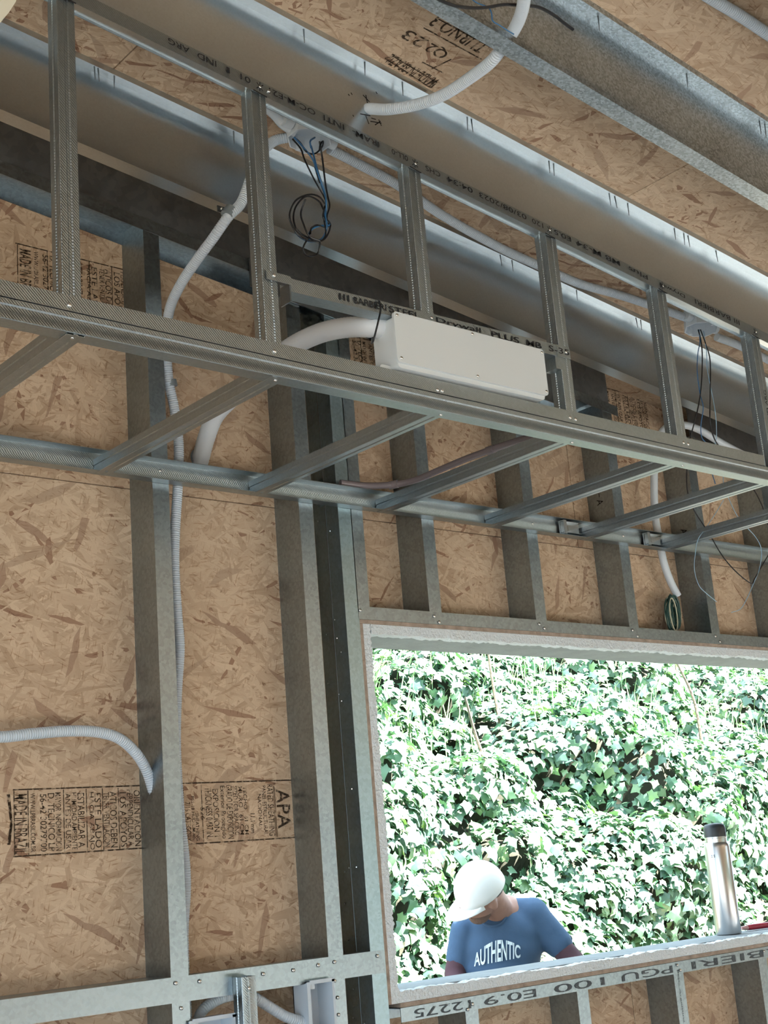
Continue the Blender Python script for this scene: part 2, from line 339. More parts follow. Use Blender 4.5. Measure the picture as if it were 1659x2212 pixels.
# back wall boards around the window opening
WX0, WX1, WZ0, WZ1 = -0.271, 2.450, -0.304, 0.593
wall = struct('wall_back', (0, .1, FLOOR))
def board(poly, y0=.100, y1=.1111): return MB().prism(poly, y0, y1).build('sheathing_board', 'osb_wall', wall, smooth=0)
g = .0012
def rake(x): return K-.001-S*x
ZJ, ZJ2 = .900, -.320
for x0, x1 in ((XL, -1.75), (-1.75, .69), (.69, 3.13), (3.13, XR)):
    board([(x0+g, ZJ+g), (x1-g, ZJ+g), (x1-g, rake(x1-g)), (x0+g, rake(x0+g))])
board([(XL, ZJ2+g), (-2.97-g, ZJ2+g), (-2.97-g, ZJ-g), (XL, ZJ-g)])
board([(-2.97+g, ZJ2+g), (WX0, ZJ2+g), (WX0, WZ1), (-.02-g, WZ1), (-.02-g, ZJ-g), (-2.97+g, ZJ-g)])
board([(-.02+g, WZ1), (WX1, WZ1), (WX1, ZJ-g), (-.02+g, ZJ-g)])
board([(WX1+g, ZJ2+g), (XR, ZJ2+g), (XR, ZJ-g), (WX1+g, ZJ-g)])
for x0, x1 in ((XL, -1.75), (-1.75, .69), (.69, 3.13), (3.13, XR)):
    board([(x0+g, FLOOR), (x1-g, FLOOR), (x1-g, ZJ2-g), (x0+g, ZJ2-g)])
board([(WX0, ZJ2+g), (WX1, ZJ2+g), (WX1, WZ0), (WX0, WZ0)])
# other walls of the room (out of view): boards with door and window openings
def wall_y(name, y, y2, holes):
    w = struct(name, (0, y, FLOOR)); xs = sorted({XL, XR, *[h[0] for h in holes], *[h[1] for h in holes]})
    for a, b_ in zip(xs[:-1], xs[1:]):
        hs = [h for h in holes if h[0] <= a+1e-6 and h[1] >= b_-1e-6]; z = FLOOR
        for h in sorted(hs, key=lambda q: q[2]):
            if h[2] > z+.01: MB().box(a, b_, y, y2, z, h[2]).build('sheathing_board', 'osb_wall', w, smooth=0)
            z = h[3]
        MB().prism([(a, z), (b_, z), (b_, zc(b_)), (a, zc(a))], y, y2).build('sheathing_board', 'osb_wall', w, smooth=0)
wall_y('wall_front', YF-.1, YF, [(-3.9, -1.6, -1.1, .75), (1.3, 4.1, FLOOR, .75)])
def wall_x(name, x, x2, holes):
    w = struct(name, (x, 0, FLOOR)); ys = sorted({YF, .1, *[h[0] for h in holes], *[h[1] for h in holes]})
    for a, b_ in zip(ys[:-1], ys[1:]):
        hs = [h for h in holes if h[0] <= a+1e-6 and h[1] >= b_-1e-6]; z = FLOOR
        for h in sorted(hs, key=lambda q: q[2]):
            if h[2] > z+.01: MB().box(x, x2, a, b_, z, h[2]).build('sheathing_board', 'osb_wall', w, smooth=0)
            z = h[3]
        MB().box(x, x2, a, b_, z, zc(x)).build('sheathing_board', 'osb_wall', w, smooth=0)
wall_x('wall_left', XL-.1, XL, [(-5.2, -.9, -1.2, .75)])
wall_x('wall_right', XR, XR+.1, [(-5.5, -2.4, FLOOR, .75)])

# window surround: foam and render lining of the opening
win = struct('window_1', ((WX0+WX1)/2, .12, WZ0))
FX0, FX1, FZ0, FZ1 = -.244, 2.423, -.279, .568
def ragged_frame(mb, x0, x1, z0, z1, ox, oz0, oz1, y0, y1, amp, n=60):
    """four strips round an opening; the inner edge is rough"""
    def strip(p, q, out):
        p, q, out = map(np.array, (p, q, out)); nn = n; vs = []; rr_ = .5
        for i in range(nn+1):
            t = i/nn; e = p+(q-p)*t; rr_ = .65*rr_+.35*random.random(); w = out*(amp*(rr_-.35+.12*(random.random()-.5)))
            for y in (y0, y1): vs += [(e[0]+w[0], y+(random.random()-.5)*.003*(y == y0), e[1]+w[1])]
            o_ = e+out*1.0
            for y in (y0, y1): vs += [(o_[0], y, o_[1])]
        fs = []
        for i in range(nn):
            a = i*4; b_ = a+4
            fs += [(a, b_, b_+1, a+1), (a, a+2, b_+2, b_), (a+1, b_+1, b_+3, a+3), (a+2, a+3, b_+3, b_+2)]
        fs += [(0, 1, 3, 2), (nn*4, nn*4+2, nn*4+3, nn*4+1)]; mb.add(vs, fs)
    strip((x0, z1), (x1, z1), (0, oz1)); strip((x0, z0), (x1, z0), (0, -oz0)); strip((x0, z0-oz0), (x0, z1+oz1), (-ox, 0)); strip((x1, z0-oz0), (x1, z1+oz1), (ox, 0))
mb = MB(); ragged_frame(mb, FX0, FX1, FZ0, FZ1, .026, .026, .026, -.001, .030, .45, 300); mb.build('foam_edge', 'foam', win, smooth=25)
mb = MB(); ragged_frame(mb, FX0-.002, FX1+.002, FZ0-.001, FZ1+.002, .024, .024, .024, .0305, .1800, .02, 20); mb.build('render_lining', 'render', win, smooth=25)
mb = MB()
for (a, b_, c, d) in ((XL, FX0-.03, FLOOR, 1.5), (FX1+.03, XR, FLOOR, 1.0), (FX0-.03, FX1+.03, FLOOR, FZ0-.028), (FX0-.03, FX1+.03, FZ1+.03, 1.2)): mb.box(a, b_, .113, .180, c, d)
ext = mb.build('outer_render', 'render', wall, smooth=0)
for (a, b_, c, d) in ((-.2812, -.2702, -.305, .594), (FX1+.026, FX1+.037, -.305, .594), (-.2812, FX1+.037, .5945, .6045), (-.2445, FX1+.037, -.3155, -.3055)): MB().box(a, b_, -.0015, .0985, c, d).build('lining_board', 'edge', win, smooth=0)

# ------------------------------------------------------------------ lettering on the wall boards
def wall_fn(xr, zt, y=.0992): return lambda u, v: (xr+v, y, zt-u)          # reads downwards, tops of letters towards +X
def px2x(px, py=1770): return float(onY(px, py, .1)[0])
mb = MB(); zt, zb = .214, .088
def lines(mb, items, zt, zb, conv):
    for t, a, b_, s0, s1 in items:
        x0, x1 = conv(a), conv(b_); Lz = zt-zb
        text_geo(mb, t, wall_fn(x0, zt-Lz*s0), Lz*(s1-s0), x1-x0, .008)
A_ = [('MADE IN BRAZIL', 122, 232, .04, 1), ('WWW.LPBRASIL.COM.BR', 258, 300, .03, .98), ('56-42 30279700', 342, 398, .05, .98), ('D. TECNICO LP', 408, 466, .04, .98), ('MAYOR INFORMACION', 472, 522, .03, .98),
      ('ANTES DE USAR', 558, 604, .05, .96), ('HUMEDAD AMBIENTE', 610, 655, .04, .98), ('ESTABILIZAR A', 662, 722, .05, .95), ('HACIA ABAJO', 752, 803, .04, 1), ('ESTE LADO', 808, 864, .06, .97),
      ('TENER VENTILACION', 884, 934, .05, .97), ('ATICOS DEBEN', 938, 998, .04, .98), ('LOS APOYOS', 1022, 1080, .06, .98), ('PERPENDICULAR A', 1086, 1136, .02, .97), ('ORIENTACION', 1144, 1198, .03, .98)]
convA = lambda p: px2x(p/3.95)
lines(mb, A_, zt, zb, convA)
B_ = [('7/16 CATEGORY', 792, 836, .3, .98), ('PS2-18 HUD-UM-40c', 846, 872, .2, .98), ('SHEATHING', 876, 906, .5, .98), ('526', 924, 958, .40, .62), ('THICKNESS 0.437 IN.', 966, 1024, .05, .95), ('EXPOSICION 1', 1032, 1080, .08, .93),
      ('Exterior Protegido', 1088, 1138, .03, .97), ('GRADO DE EXPOSICION', 1146, 1200, .02, .98), ('SIZED FOR SPACING', 1206, 1246, .04, .92), ('MURO   61 CM', 1252, 1288, .05, .92), ('TECHO   61 CM', 1294, 1326, .05, .92), ('11,1 mm', 1340, 1384, .55, .9),
      ('NACIONAL', 1416, 1446, .2, .8), ('PANEL ESTRUCTURAL', 1456, 1490, .05, .95), ('RATED SHEATHING', 1500, 1550, .03, .97), ('APA', 1576, 1690, .12, .85)]
convB = lambda p: px2x(200+p/3.95)
lines(mb, B_, zt+.004, zb+.004, convB)
ident = lambda u, v: (u, .0993, v)
for a in (120, 240, 545, 740, 878, 1014): bar_geo(mb, ident, convA(a), zt+.002, convA(a), zb-.002, .0022)
for z in (zt+.004, zb-.004): bar_geo(mb, ident, convA(110), z, convA(1420), z+.002, .003); bar_geo(mb, ident, convB(760), z+.004, convB(1720), z+.005, .003)
for a in (775, 782, 938, 1556, 1566): bar_geo(mb, ident, convB(a), zt+.004, convB(a), zb+.004, .0018)
for a, b_ in ((78, 100), (66, 92)): bar_geo(mb, ident, convA(a), zt-.005, convA(b_), (zt+zb)/2, .004); bar_geo(mb, ident, convA(b_), (zt+zb)/2, convA(a), zb+.02, .004)
mb.build('printed_stamp', 'inkbrown', wall, smooth=0)
# the same stamp along the upper boards
def stamp_row(x_shift, items, conv, zt, zb):
    mb = MB()
    for t, a, b_, s0, s1 in items:
        x0, x1 = conv(a)+x_shift, conv(b_)+x_shift
        text_geo(mb, t, wall_fn(x0, zt-(zt-zb)*s0), (zt-zb)*(s1-s0), x1-x0, .012)
    xa, xb = conv(items[0][1])+x_shift, conv(items[-1][2])+x_shift
    for z in (zt+.005, zb-.005): bar_geo(mb, ident, xa-.01, z, xb+.01, z, .003)
    for i in range(0, len(items), 3):
        x = conv(items[i][1])+x_shift-.005; bar_geo(mb, ident, x, zt+.004, x, zb-.004, .0022)
    return mb.build('printed_stamp', 'inkbrown', wall, smooth=0)
dx = float(onY(42, 560, .1)[0])-convA(122)
stamp_row(dx, A_, convA, 1.452, 1.318)
stamp_row(float(onY(750, 770, .1)[0])-convA(258), A_[1:], convA, 1.420, 1.290)
stamp_row(float(onY(1313, 880, .1)[0])-convA(472), A_[4:]+[], convA, 1.450, 1.325)
stamp_row(float(onY(1160, 850, .1)[0])-convB(1500), B_[14:], convB, 1.440, 1.320)

# ================================================================== WALL FRAMING (studs 100 deep, flange 40, open to the right)
t_ = .0016
def c_stud(x, z0, z1, name, label, group='upright steel studs of the window wall', mat_='steel', slope=True, w=.0397, lip=.012):
    """x = right edge of the front flange; web on the left; front flange at y = 0"""
    xl = x-w; mb = MB()
    pts = [(x, lip), (x, 0), (xl, 0), (xl, .0995), (x, .0995), (x, .0995-lip)]
    mb.profile(pts, -t_ if False else t_, lambda a, b, c: (a, b, c if c == z0 else (z1-S*a if slope else z1)), z0, z1 if z1 != z0 else z0+1, 1)
    o = mb.build(name, mat_); return tag(o, label, 'steel stud', group)
TOPZ = 1.446
c_stud(-.8161, FLOOR+.0, TOPZ, 'wall_stud', 'full-height steel wall stud with grey corrugated conduit running down its right side')
c_stud(-.4041, FLOOR, TOPZ, 'wall_stud', 'full-height steel wall stud just left of the dark jamb stud, beside the window')
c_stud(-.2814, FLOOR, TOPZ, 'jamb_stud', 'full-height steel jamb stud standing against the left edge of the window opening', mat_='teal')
c_stud(-1.222, FLOOR, TOPZ, 'wall_stud', 'steel wall stud left of the conduit stud, at the picture edge') if False else None
ZH0, ZH1 = .605, .638
c_stud(-.2447, ZH1-.03, TOPZ, 'cripple_stud', 'short steel stud touching the jamb stud above the window corner', w=.036)
for k, lab in enumerate(('short steel stud above the window, first one clear of the jamb', 'short steel stud above the window, second from the jamb',
                         'short steel stud above the window with a handwritten A, left of the coiled green cable', 'short steel stud above the window right of the coiled green cable',
                         'short steel stud above the window at the right picture edge')):
    o = c_stud(.4*k, ZH1-.03, 1.30+.14 if k < 4 else 1.44, 'cripple_stud', lab)
    if k in (2, 3):
        mb = MB(); P0 = onX(1297, 1085, .76) if k == 2 else onX(1478, 1148, 1.16); xw = .4*k-.0397-.0024
        text_geo(mb, 'A', lambda u, v, P0=P0, xw=xw: (xw, P0[1]+.012-v, P0[2]+.009-u), .018, .024)
        if k == 2: bar_geo(mb, lambda u, v, P0=P0, xw=xw: (xw, P0[1]+u, P0[2]+v), 0, .016, 0, .028, .0025)
        mb.build('handwritten_letter', 'inkblack', o, smooth=0)
ZS1, ZS0 = -.3165, -.348
for k, lab in enumerate(('short steel stud under the window sill, first from the left', 'short steel stud under the window sill, second from the left',
                         'short steel stud under the window sill with small vertical lettering', 'short steel stud under the window sill, below the red handled tool')):
    o = c_stud(.4*k, FLOOR, ZS1-.001, 'sill_stud', lab, 'short studs under the sill', slope=False)
    if k == 2:
        mb = MB(); P0 = onY(1462, 2095, 0); text_geo(mb, 'PGC Argentina', lambda u, v: (P0[0]-.004+v, -.0024, P0[2]-u), .14, .008); mb.build('printed_text', 'inkgrey', o, smooth=0)
c_stud(2.5005, FLOOR, TOPZ, 'jamb_stud', 'full-height steel jamb stud closing the window at its right end, outside the picture')
# window header and sill tracks
def screws(pts, parent, r=.0042, axis=(0, -1, 0)):
    for p_ in pts: MB().lathe([(r, 0), (r*1.02, .0012), (r*.75, .0026), (r*.2, .0032)], p_, axis, 12).build('screw', 'screw', parent)
mb = MB(); mb.profile([(-.0018, ZH1), (-.0018, ZH0), (.0995, ZH0), (.0995, ZH1)], t_, lambda a, b, c: (c, a, b), -.281, 2.46)
hd = tag(mb.build('header_track', 'steel'), 'horizontal steel header track along the top of the window opening', 'steel track')
screws([(*onY(x, y, -.0035)[[0]], -.0035, onY(x, y, -.0035)[2]) for x, y in ((778, 1318), (938, 1331), (949, 1344), (1165, 1348), (1176, 1357), (1366, 1361), (1377, 1374), (1545, 1374), (1555, 1386))], hd)
mb = MB(); mb.profile([(-.0018, ZS0), (-.0018, ZS1), (.0995, ZS1), (.0995, ZS0)], -t_, lambda a, b, c: (c, a, b), -.245, 2.46)
sl = tag(mb.build('sill_track', 'steel'), 'horizontal steel sill track under the window with large printed letters', 'steel track')
mb = MB()
def flip_fn(xr, zt, y): return lambda u, v: (xr-u, y, zt-v)               # upside-down print, reads from the right
for body, pa, pb in (('BARBIERI', 1810, 1500), ('PGU', 1450, 1345), ('100', 1300, 1196), ('E0.9', 1150, 1042), ('12275', 1008, 890)):
    xa = float(onY(pa, 2080, 0)[0]) if pa < 1660 else 1.50; xb = float(onY(pb, 2140, 0)[0])
    mb = MB(); text_geo(mb, body, flip_fn(xa, ZS1-.007, -.0027), xa-xb, .020, .004); mb.build('printed_text', 'inkgrey', sl, smooth=0)
screws([(q[0], -.0035, q[2]) for q in (onY(1021, 2169, -.0035), onY(1011, 2181, -.0035), onY(1463, 2085, -.0035), onY(1470, 2096, -.0035), onY(1650, 2055, -.0035))], sl)
# left blocking rail with turned top flange
mb = MB(); mb.profile([(.0405, -.182), (-.0018, -.182), (-.0018, -.233), (.0405, -.233)][::1], t_, lambda a, b, c: (c, a, b), -2.6, -.282)
mb.box(-2.6, -.856, .0405, .0985, -.184, -.182)
rl = tag(mb.build('blocking_rail', 'steel'), 'horizontal steel blocking rail across the studs left of the window', 'steel rail')
screws([(q[0], -.0035, q[2]) for q in (onY(x, y, -.0035) for x, y in ((380, 2124), (432, 2120), (569, 2104), (634, 2096), (688, 2085), (723, 2078), (816, 2065)))], rl)

mb = MB()
for y_ in (.050,): mb.box(-.3236, -.3226, y_-.0009, y_+.0009, -1.2, 1.35)
mb.build('web_crease', 'dull', bpy.data.objects['jamb_stud'], smooth=0)
# nail tips through the jamb stud web (they shine against the dark web)
for x, y in ((690, 1095), (690, 1126), (716, 1148), (726, 1340), (708, 1371), (731, 1378), (740, 1411), (712, 1480), (735, 1500), (741, 1514), (734, 1705), (763, 1703), (757, 1874), (773, 1874), (748, 1883), (748, 1950), (756, 2028), (766, 2136), (767, 2176), (766, 2200), (790, 2207)):
    p_ = onX(x, y, -.3225)
    if .004 < p_[1] < .098: MB().tube([p_, p_+np.array([-.010, -.007, .001*random.uniform(-3, 3)])], .0015, 6, smooth=False).build('nail_tip', 'screw', bpy.data.objects['jamb_stud'])

# ------------------------------------------------------------------ rafters (C 200 x 40, open towards the camera)
def rafter(y0, label, m='rafter', x0=XL, x1=XR, kb=K-.215, fl=.038, lip=.014, marks=()):
    mb = MB(); y1 = y0+fl
    pts = [(y0, K-lip), (y0, K), (y1, K), (y1, kb), (y0, kb), (y0, kb+lip)]
    mb.profile(pts, -.0022, lambda a, b, c: (c, a, b-S*c), x0, x1)
    return tag(mb.build('roof_rafter', m), label, 'rafter', 'sloping steel roof rafters')
R1 = rafter(-.300, 'sloping steel rafter nearest the window wall, behind the dropped frame')
R2 = rafter(-.690, 'sloping steel rafter carrying the top track of the dropped frame')
R3 = rafter(-1.112, 'sloping spangled steel rafter at the upper right of the picture', 'spangle')
rafter(-1.52, 'sloping steel rafter overhead, the next one behind the spangled rafter, above the picture', 'rafter')
rafter(-1.93, 'sloping steel rafter overhead nearest the photographer, above the picture', 'rafter')
def nails(parent, yf, pxs):
    for x, y in pxs:
        d = on(x, y, (0, 1, 0), yf); z = zc(d[0]); 
        MB().tube([(d[0], yf, z-.002), (d[0]+.001*random.uniform(-2, 2), yf+.001*random.uniform(-2, 2), z-.034)], [.0019, .0008], 6, smooth=False).build('nail_tip', 'dull', parent)
nails(R2, -.672, ((655, 55), (787, 128), (868, 170), (1010, 262), (1019, 268), (1186, 352), (1196, 358), (1316, 420), (1328, 428), (1356, 442), (1457, 498), (1477, 506), (1486, 510), (1546, 540)))
nails(R1, -.282, ((204, 158), (212, 160), (247, 172), (505, 295), (1082, 566), (1107, 574), (1247, 642), (1376, 705), (1386, 708)))
nails(R3, -1.092, ((1291, 30), (1483, 160), (1640, 260), (1652, 270)))
# marker scribbles round the conduit hole in the second rafter
mb = MB(); fnR = lambda u, v: (u, -.6545, v)
for x, y, x2, y2 in ((784, 205, 798, 220), (790, 205, 794, 224), (778, 246, 800, 250), (790, 250, 797, 268), (800, 262, 824, 266), (810, 270, 822, 262), (818, 258, 824, 272), (758, 200, 761, 205), (752, 203, 755, 207), (762, 248, 764, 252), (812, 198, 815, 203), (802, 255, 812, 258)):
    mb = MB(); a = onY(x, y, -.6545); b_ = onY(x2, y2, -.6545); bar_geo(mb, fnR, a[0], a[2], b_[0], b_[2], .0024); mb.build('marker_stroke', 'inkblack', R2, smooth=0)

# rafter lying on the gable wall, two lengths with a gap, and the wall's own sloping top track
def gable_rafter(x0, x1, label):
    mb = MB(); mb.profile([(.040, K-.001), (.002, K-.001), (.002, 1.447), (.040, 1.447)], .0022, lambda a, b, c: (c, a, b-S*c), x0, x1)
    return tag(mb.build('gable_rafter', 'dull'), label, 'rafter')
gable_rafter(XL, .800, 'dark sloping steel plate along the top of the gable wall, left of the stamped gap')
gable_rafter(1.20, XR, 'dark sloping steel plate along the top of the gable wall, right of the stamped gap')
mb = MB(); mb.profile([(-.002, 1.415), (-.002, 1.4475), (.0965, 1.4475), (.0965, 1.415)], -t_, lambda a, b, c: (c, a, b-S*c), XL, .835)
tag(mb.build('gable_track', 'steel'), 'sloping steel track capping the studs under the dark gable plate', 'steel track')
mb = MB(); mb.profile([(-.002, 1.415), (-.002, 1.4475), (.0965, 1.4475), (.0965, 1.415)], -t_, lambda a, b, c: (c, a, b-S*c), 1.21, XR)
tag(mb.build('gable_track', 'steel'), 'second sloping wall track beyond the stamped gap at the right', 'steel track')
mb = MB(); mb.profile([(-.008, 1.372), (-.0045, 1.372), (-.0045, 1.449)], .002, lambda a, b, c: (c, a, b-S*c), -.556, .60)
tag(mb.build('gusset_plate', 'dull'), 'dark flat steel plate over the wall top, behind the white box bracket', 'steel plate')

# ================================================================== DROPPED SOFFIT FRAME
sf = thing('soffit_frame', 'dropped frame of knurled steel channels hanging under the sloping rafter', 'ceiling frame', (-.8, -.35, .885))
YFR = -.690
tilt = lambda X: -.0060*(X+.8)
kt = .0012
# upper front track: stands on the rail, flange towards the room carries the post screws
mb = MB(); mb.profile([(YFR, .9525), (YFR, .9245), (YFR+.036, .9245), (YFR+.036, .9525)], kt, lambda a, b, c: (c, a, b+tilt(c)), -2.6, .531)
fr = mb.build('front_track', 'knurled', sf)
# lower front rail: web towards the room with a rolled groove, flanges to the wall
zb, zt = .8865, .9232
mb = MB(); mb.profile([(YFR+.034, zt), (YFR+.001, zt), (YFR, zt-.001), (YFR, zt-.010), (YFR+.0022, zt-.0125), (YFR+.0022, zb+.014), (YFR, zb+.011), (YFR, zb+.001), (YFR+.001, zb), (YFR+.034, zb)], kt, lambda a, b, c: (c, a, b+tilt(c)), -2.6, .62)
lr = mb.build('front_rail', 'knurled', sf)
# back rail against the studs
mb = MB(); mb.profile([(-.033, .9385), (-.0032, .9385), (-.0026, .934), (-.0046, .926), (-.0046, .917), (-.0026, .910), (-.0032, .889), (-.033, .889)], -kt, lambda a, b, c: (c, a, b), -2.6, 2.4)
bk = mb.build('back_rail', 'knurled', sf)
# top track under the rafter: flanges hang down
mb = MB(); mb.profile([(YFR-.002, 1.3305+.0195), (YFR-.002, 1.378), (YFR+.034, 1.378), (YFR+.034, 1.3305+.0245)], -kt, lambda a, b, c: (c, a, b-S*c), -2.6, 1.25)
tt = mb.build('top_track', 'knurled', sf)
fnT = lambda xr: (lambda u, v: (xr-u, YFR-.0038, (1.3725-v)-S*(xr-u)))
mb = MB()
for body, pa, pb in (('III BARBIERI', 1596, 1500), ('Drywall', 1478, 1425), ('Plus', 1398, 1357), ('MB M-34', 1338, 1245), ('E0.5', 1232, 1196), ('120', 1172, 1148), ('03/08/2023', 1136, 1034), ('04:34', 1020, 965), ('CHS', 950, 918), ('0LL-0', 880, 845), ('IRAM-', 818, 760), ('INTI', 742, 698), ('OC-M-E21', 680, 580), ('01', 540, 518), ('1', 495, 488), ('IND', 466, 425), ('ARG', 408, 362)):
    py = 34+(pa-162)*.484-22; xa = float(onY(pa, py, YFR)[0]); xb = float(onY(pb, 34+(pb-162)*.484-22, YFR)[0])
    mb = MB(); text_geo(mb, body, fnT(xa), xa-xb, .0125, .006); mb.build('printed_text', 'inkblack', tt, smooth=0)
# marker crosses at the posts
mb = MB(); fq = lambda u, v: (u, YFR-.0039, v)
for X in (-1.408, -1.0, -.604, -.198, .2, .578):
    z = 1.364-S*X; mb = MB()
    for a in (.6, 2.3, 1.5): bar_geo(mb, fq, X-.010*math.cos(a), z-.010*math.sin(a), X+.010*math.cos(a), z+.010*math.sin(a), .0020)
    bar_geo(mb, fq, X-.016, 1.352-S*X, X+.016, 1.350-S*X-.004, .003); mb.build('marker_cross', 'inkblack', tt, smooth=0)
def m34(fn, c0, c1, w=.0345, d=.0345):
    """light drywall stud: web with rolled groove, two flanges with lips; a across, b depth"""
    pts = [(.006, d), (0, d), (0, d*.60), (.0016, d*.55), (.0016, d*.45), (0, d*.40), (0, .001), (.001, 0), (w*.36, 0), (w*.42, .0018), (w*.58, .0018), (w*.64, 0), (w-.001, 0), (w, .001), (w, d), (w-.006, d)]
    return MB().profile(pts, .0010, fn, c0, c1)
PX = (-1.4270, -1.0180, -.6205, -.2080, .1830, .5640)
for i, x in enumerate(PX):
    z0 = .9262+tilt(x) if i != 2 else 1.074
    z0 = z0 if i != 2 else 1.068
    o = m34(lambda a, b, c, x=x: (x+a, YFR+.0012+b, c if c < 1.2 else 1.374-S*(x+a)), z0, 1.4).build('post', 'knurled', sf)
    if i == 5:
        mb = MB(); p_ = onY(1648, 842, YFR); text_geo(mb, 'IND ARG', lambda u, v: (x+.0235-v, YFR-.0004, p_[2]-.085+u), .085, .010); mb.build('printed_text', 'inkblack', o, smooth=0)
RX = (-1.4200, -1.0080, -.5950, -.2000, .1920, .5750, .9460)
for i, x in enumerate(RX):
    z0 = .8885
    m34(lambda a, b, c, x=x: (x+a, c, z0-(.0012)*(c < -.4)+b), YFR+.004, -.006, .0335, .033).build('rung', 'knurled', sf)
    screws([(x+.017, YFR+.018, zb+tilt(x)-.0002)], lr, .0034, (0, 0, -1)); 
screws([(q[0], YFR, q[2]) for q in (onY(x, y, YFR) for x, y in ((150, 659), (593, 759), (945, 842), (955, 844), (1231, 902), (1243, 906), (1476, 956), (1486, 959)))], fr, .0040)
screws([(X, YFR-.002, 1.365-S*X) for X in (-1.404, -.999, -.978, -.602, -.196, .204, .582)], tt, .0036)
screws([(q[0], -.006, q[2]) for q in (onY(x, y, -.006) for x, y in ((346, 1017), (913, 1062), (1150, 1131), (1346, 1158)))], bk, .0040)
# splice clips inside the back rail
for xa, xb in ((.487, .565), (.865, .940)):
    mb = MB(); mb.profile([(-.030, .931), (-.016, .931), (-.016, .897), (-.030, .897)], -.0015, lambda a, b, c: (c, a, b), xa, xb)
    mb.box(xa, xa+.012, -.031, -.012, .893, .934); mb.box(xa+.03, xa+.045, -.020, -.0175, .906, .922)
    mb.build('splice_clip', 'screw', sf)
# bracket track carrying the white box
bt = thing('bracket_track', 'short knurled track with printed letters bridging the posts above the white box', 'steel track', (-.6, -.69, 1.07))
mb = MB(); mb.profile([(YFR-.001, 1.0955), (YFR-.001, 1.0685), (YFR+.034, 1.0685), (YFR+.034, 1.0955)], -kt if False else kt, lambda a, b, c: (c, a-.0012, b-.001+.012*(c+.735)), -.955, -.222)
mb.box(-1.012, -.955, YFR-.0035, YFR-.0022, 1.078, 1.0955); mb.box(-.222, -.178, YFR-.0035, YFR-.0022, 1.074, 1.101)
mb.build('channel', 'knurled', bt)
MB().box(-.225, -.205, YFR+.001, YFR+.034, 1.045, 1.083).build('end_tab', 'knurled', bt); MB().box(-.958, -.955, YFR-.001, YFR+.030, 1.045, 1.083).build('end_tab', 'dull', bt)
mb = MB()
for body, pa, pb in (('III', 730, 752), ('BARBIERI', 762, 832), ('STEEL', 838, 905), ('Drywall', 940, 1037), ('PLUS', 1060, 1120), ('MB', 1136, 1168), ('S-35', 1184, 1228)):
    xa = float(onY(pa, 640+(pa-730)*.27, YFR)[0]); xb = float(onY(pb, 640+(pb-730)*.27, YFR)[0])
    mb = MB(); text_geo(mb, body, lambda u, v, xa=xa: (xa+u, YFR-.0040, 1.0745+v+.012*(xa+u+.735)), xb-xa, .014, .006); mb.build('printed_text', 'inkblack', bt, smooth=0)
screws([(-.995, YFR-.0035, 1.088), (-.598, YFR-.003, 1.086), (-.192, YFR-.0035, 1.088)], bt, .0038)

# ================================================================== WHITE CONNECTION BOX
bx = thing('connection_box', 'white plastic connection box with a screwed cover on the dropped frame', 'box', (-.5, -.66, .955))
def rbox(mb, x0, x1, y0, y1, z0, z1, r=.008, n=4):
    poly = []
    for cx, cz, a0 in ((x1-r, z1-r, 0), (x0+r, z1-r, 90), (x0+r, z0+r, 180), (x1-r, z0+r, 270)):
        for k in range(n+1): a = math.radians(a0+90*k/n); poly.append((cx+r*math.cos(a), cz+r*math.sin(a)))
    mb.prism(poly, y0, y1); return mb
rbox(MB(), -.712, -.2785, -.7045, -.6985, .9655, 1.0730).build('cover', 'boxwhite', bx)
mb = MB(); rbox(mb, -.706, -.285, -.6985, -.630, .9560, 1.0680); rbox(mb, -.735, -.330, -.676, -.60, .9420, .9660); mb.build('body', 'boxwhite', bx)
screws([(x, -.7045, z) for x, z in ((-.704, 1.065), (-.702, .974), (-.496, 1.066), (-.493, .9725), (-.286, 1.065), (-.286, .974))], bx, .0036)
# insulated pipe from the box to the hole in the wall
pp = [onY(x, y, Y) for x, y, Y in ((846, 712, -.655), (800, 707, -.64), (745, 708, -.57), (685, 722, -.48), (625, 752, -.38), (580, 788, -.27), (545, 818, -.17), (505, 856, -.08), (466, 897, -.01), (446, 945, .04), (431, 1000, .105))]
ip = thing('insulated_pipe', 'thick white insulated pipe curving from the connection box to a hole in the wall', 'pipe', pp[4])
MB().tube(pp, .0215, 20, rib=(.010, .0006)).build('insulation_sleeve', 'insul', ip)
hb = onY(431, 990, .0988); MB().lathe([(.026, 0), (.0255, .0006)], hb, (0, -1, 0), 24).build('hole_ring', 'collar', ip)
# black tie round pipe and bracket
tp = [onY(x, y, Y) for x, y, Y in ((819, 650, -.700), (822, 668, -.702), (818, 690, -.705), (812, 715, -.700), (806, 737, -.690), (803, 738, -.66), (812, 700, -.60), (818, 660, -.62), (819, 650, -.700))]
ct = tag(MB().tube(tp, .0020, 8).build('cable_tie', 'black'), 'black cable tie holding the insulated pipe to the bracket track', 'cable tie')
# clear hose over the ladder
hp = [onY(x, y, Y) for x, y, Y in ((735, 1043, -.012), (790, 1049, -.028), (850, 1047, -.06), (900, 1036, -.12), (950, 1015, -.20), (1010, 990, -.30), (1060, 972, -.38), (1110, 955, -.46), (1165, 938, -.56), (1205, 920, -.60), (1190, 890, -.62))]
hs = thing('drain_hose', 'mauve translucent drain hose lying over the rungs of the dropped frame', 'hose', hp[3])
MB().tube(hp, .0085, 14).build('tube', 'hose', hs)
for i in (2, 6):
    d = (hp[i+1]-hp[i])/np.linalg.norm(hp[i+1]-hp[i]); MB().tube([hp[i]-d*.012, hp[i]+d*.012], .0105, 14, smooth=False).build('joint_sleeve', 'hose', hs)

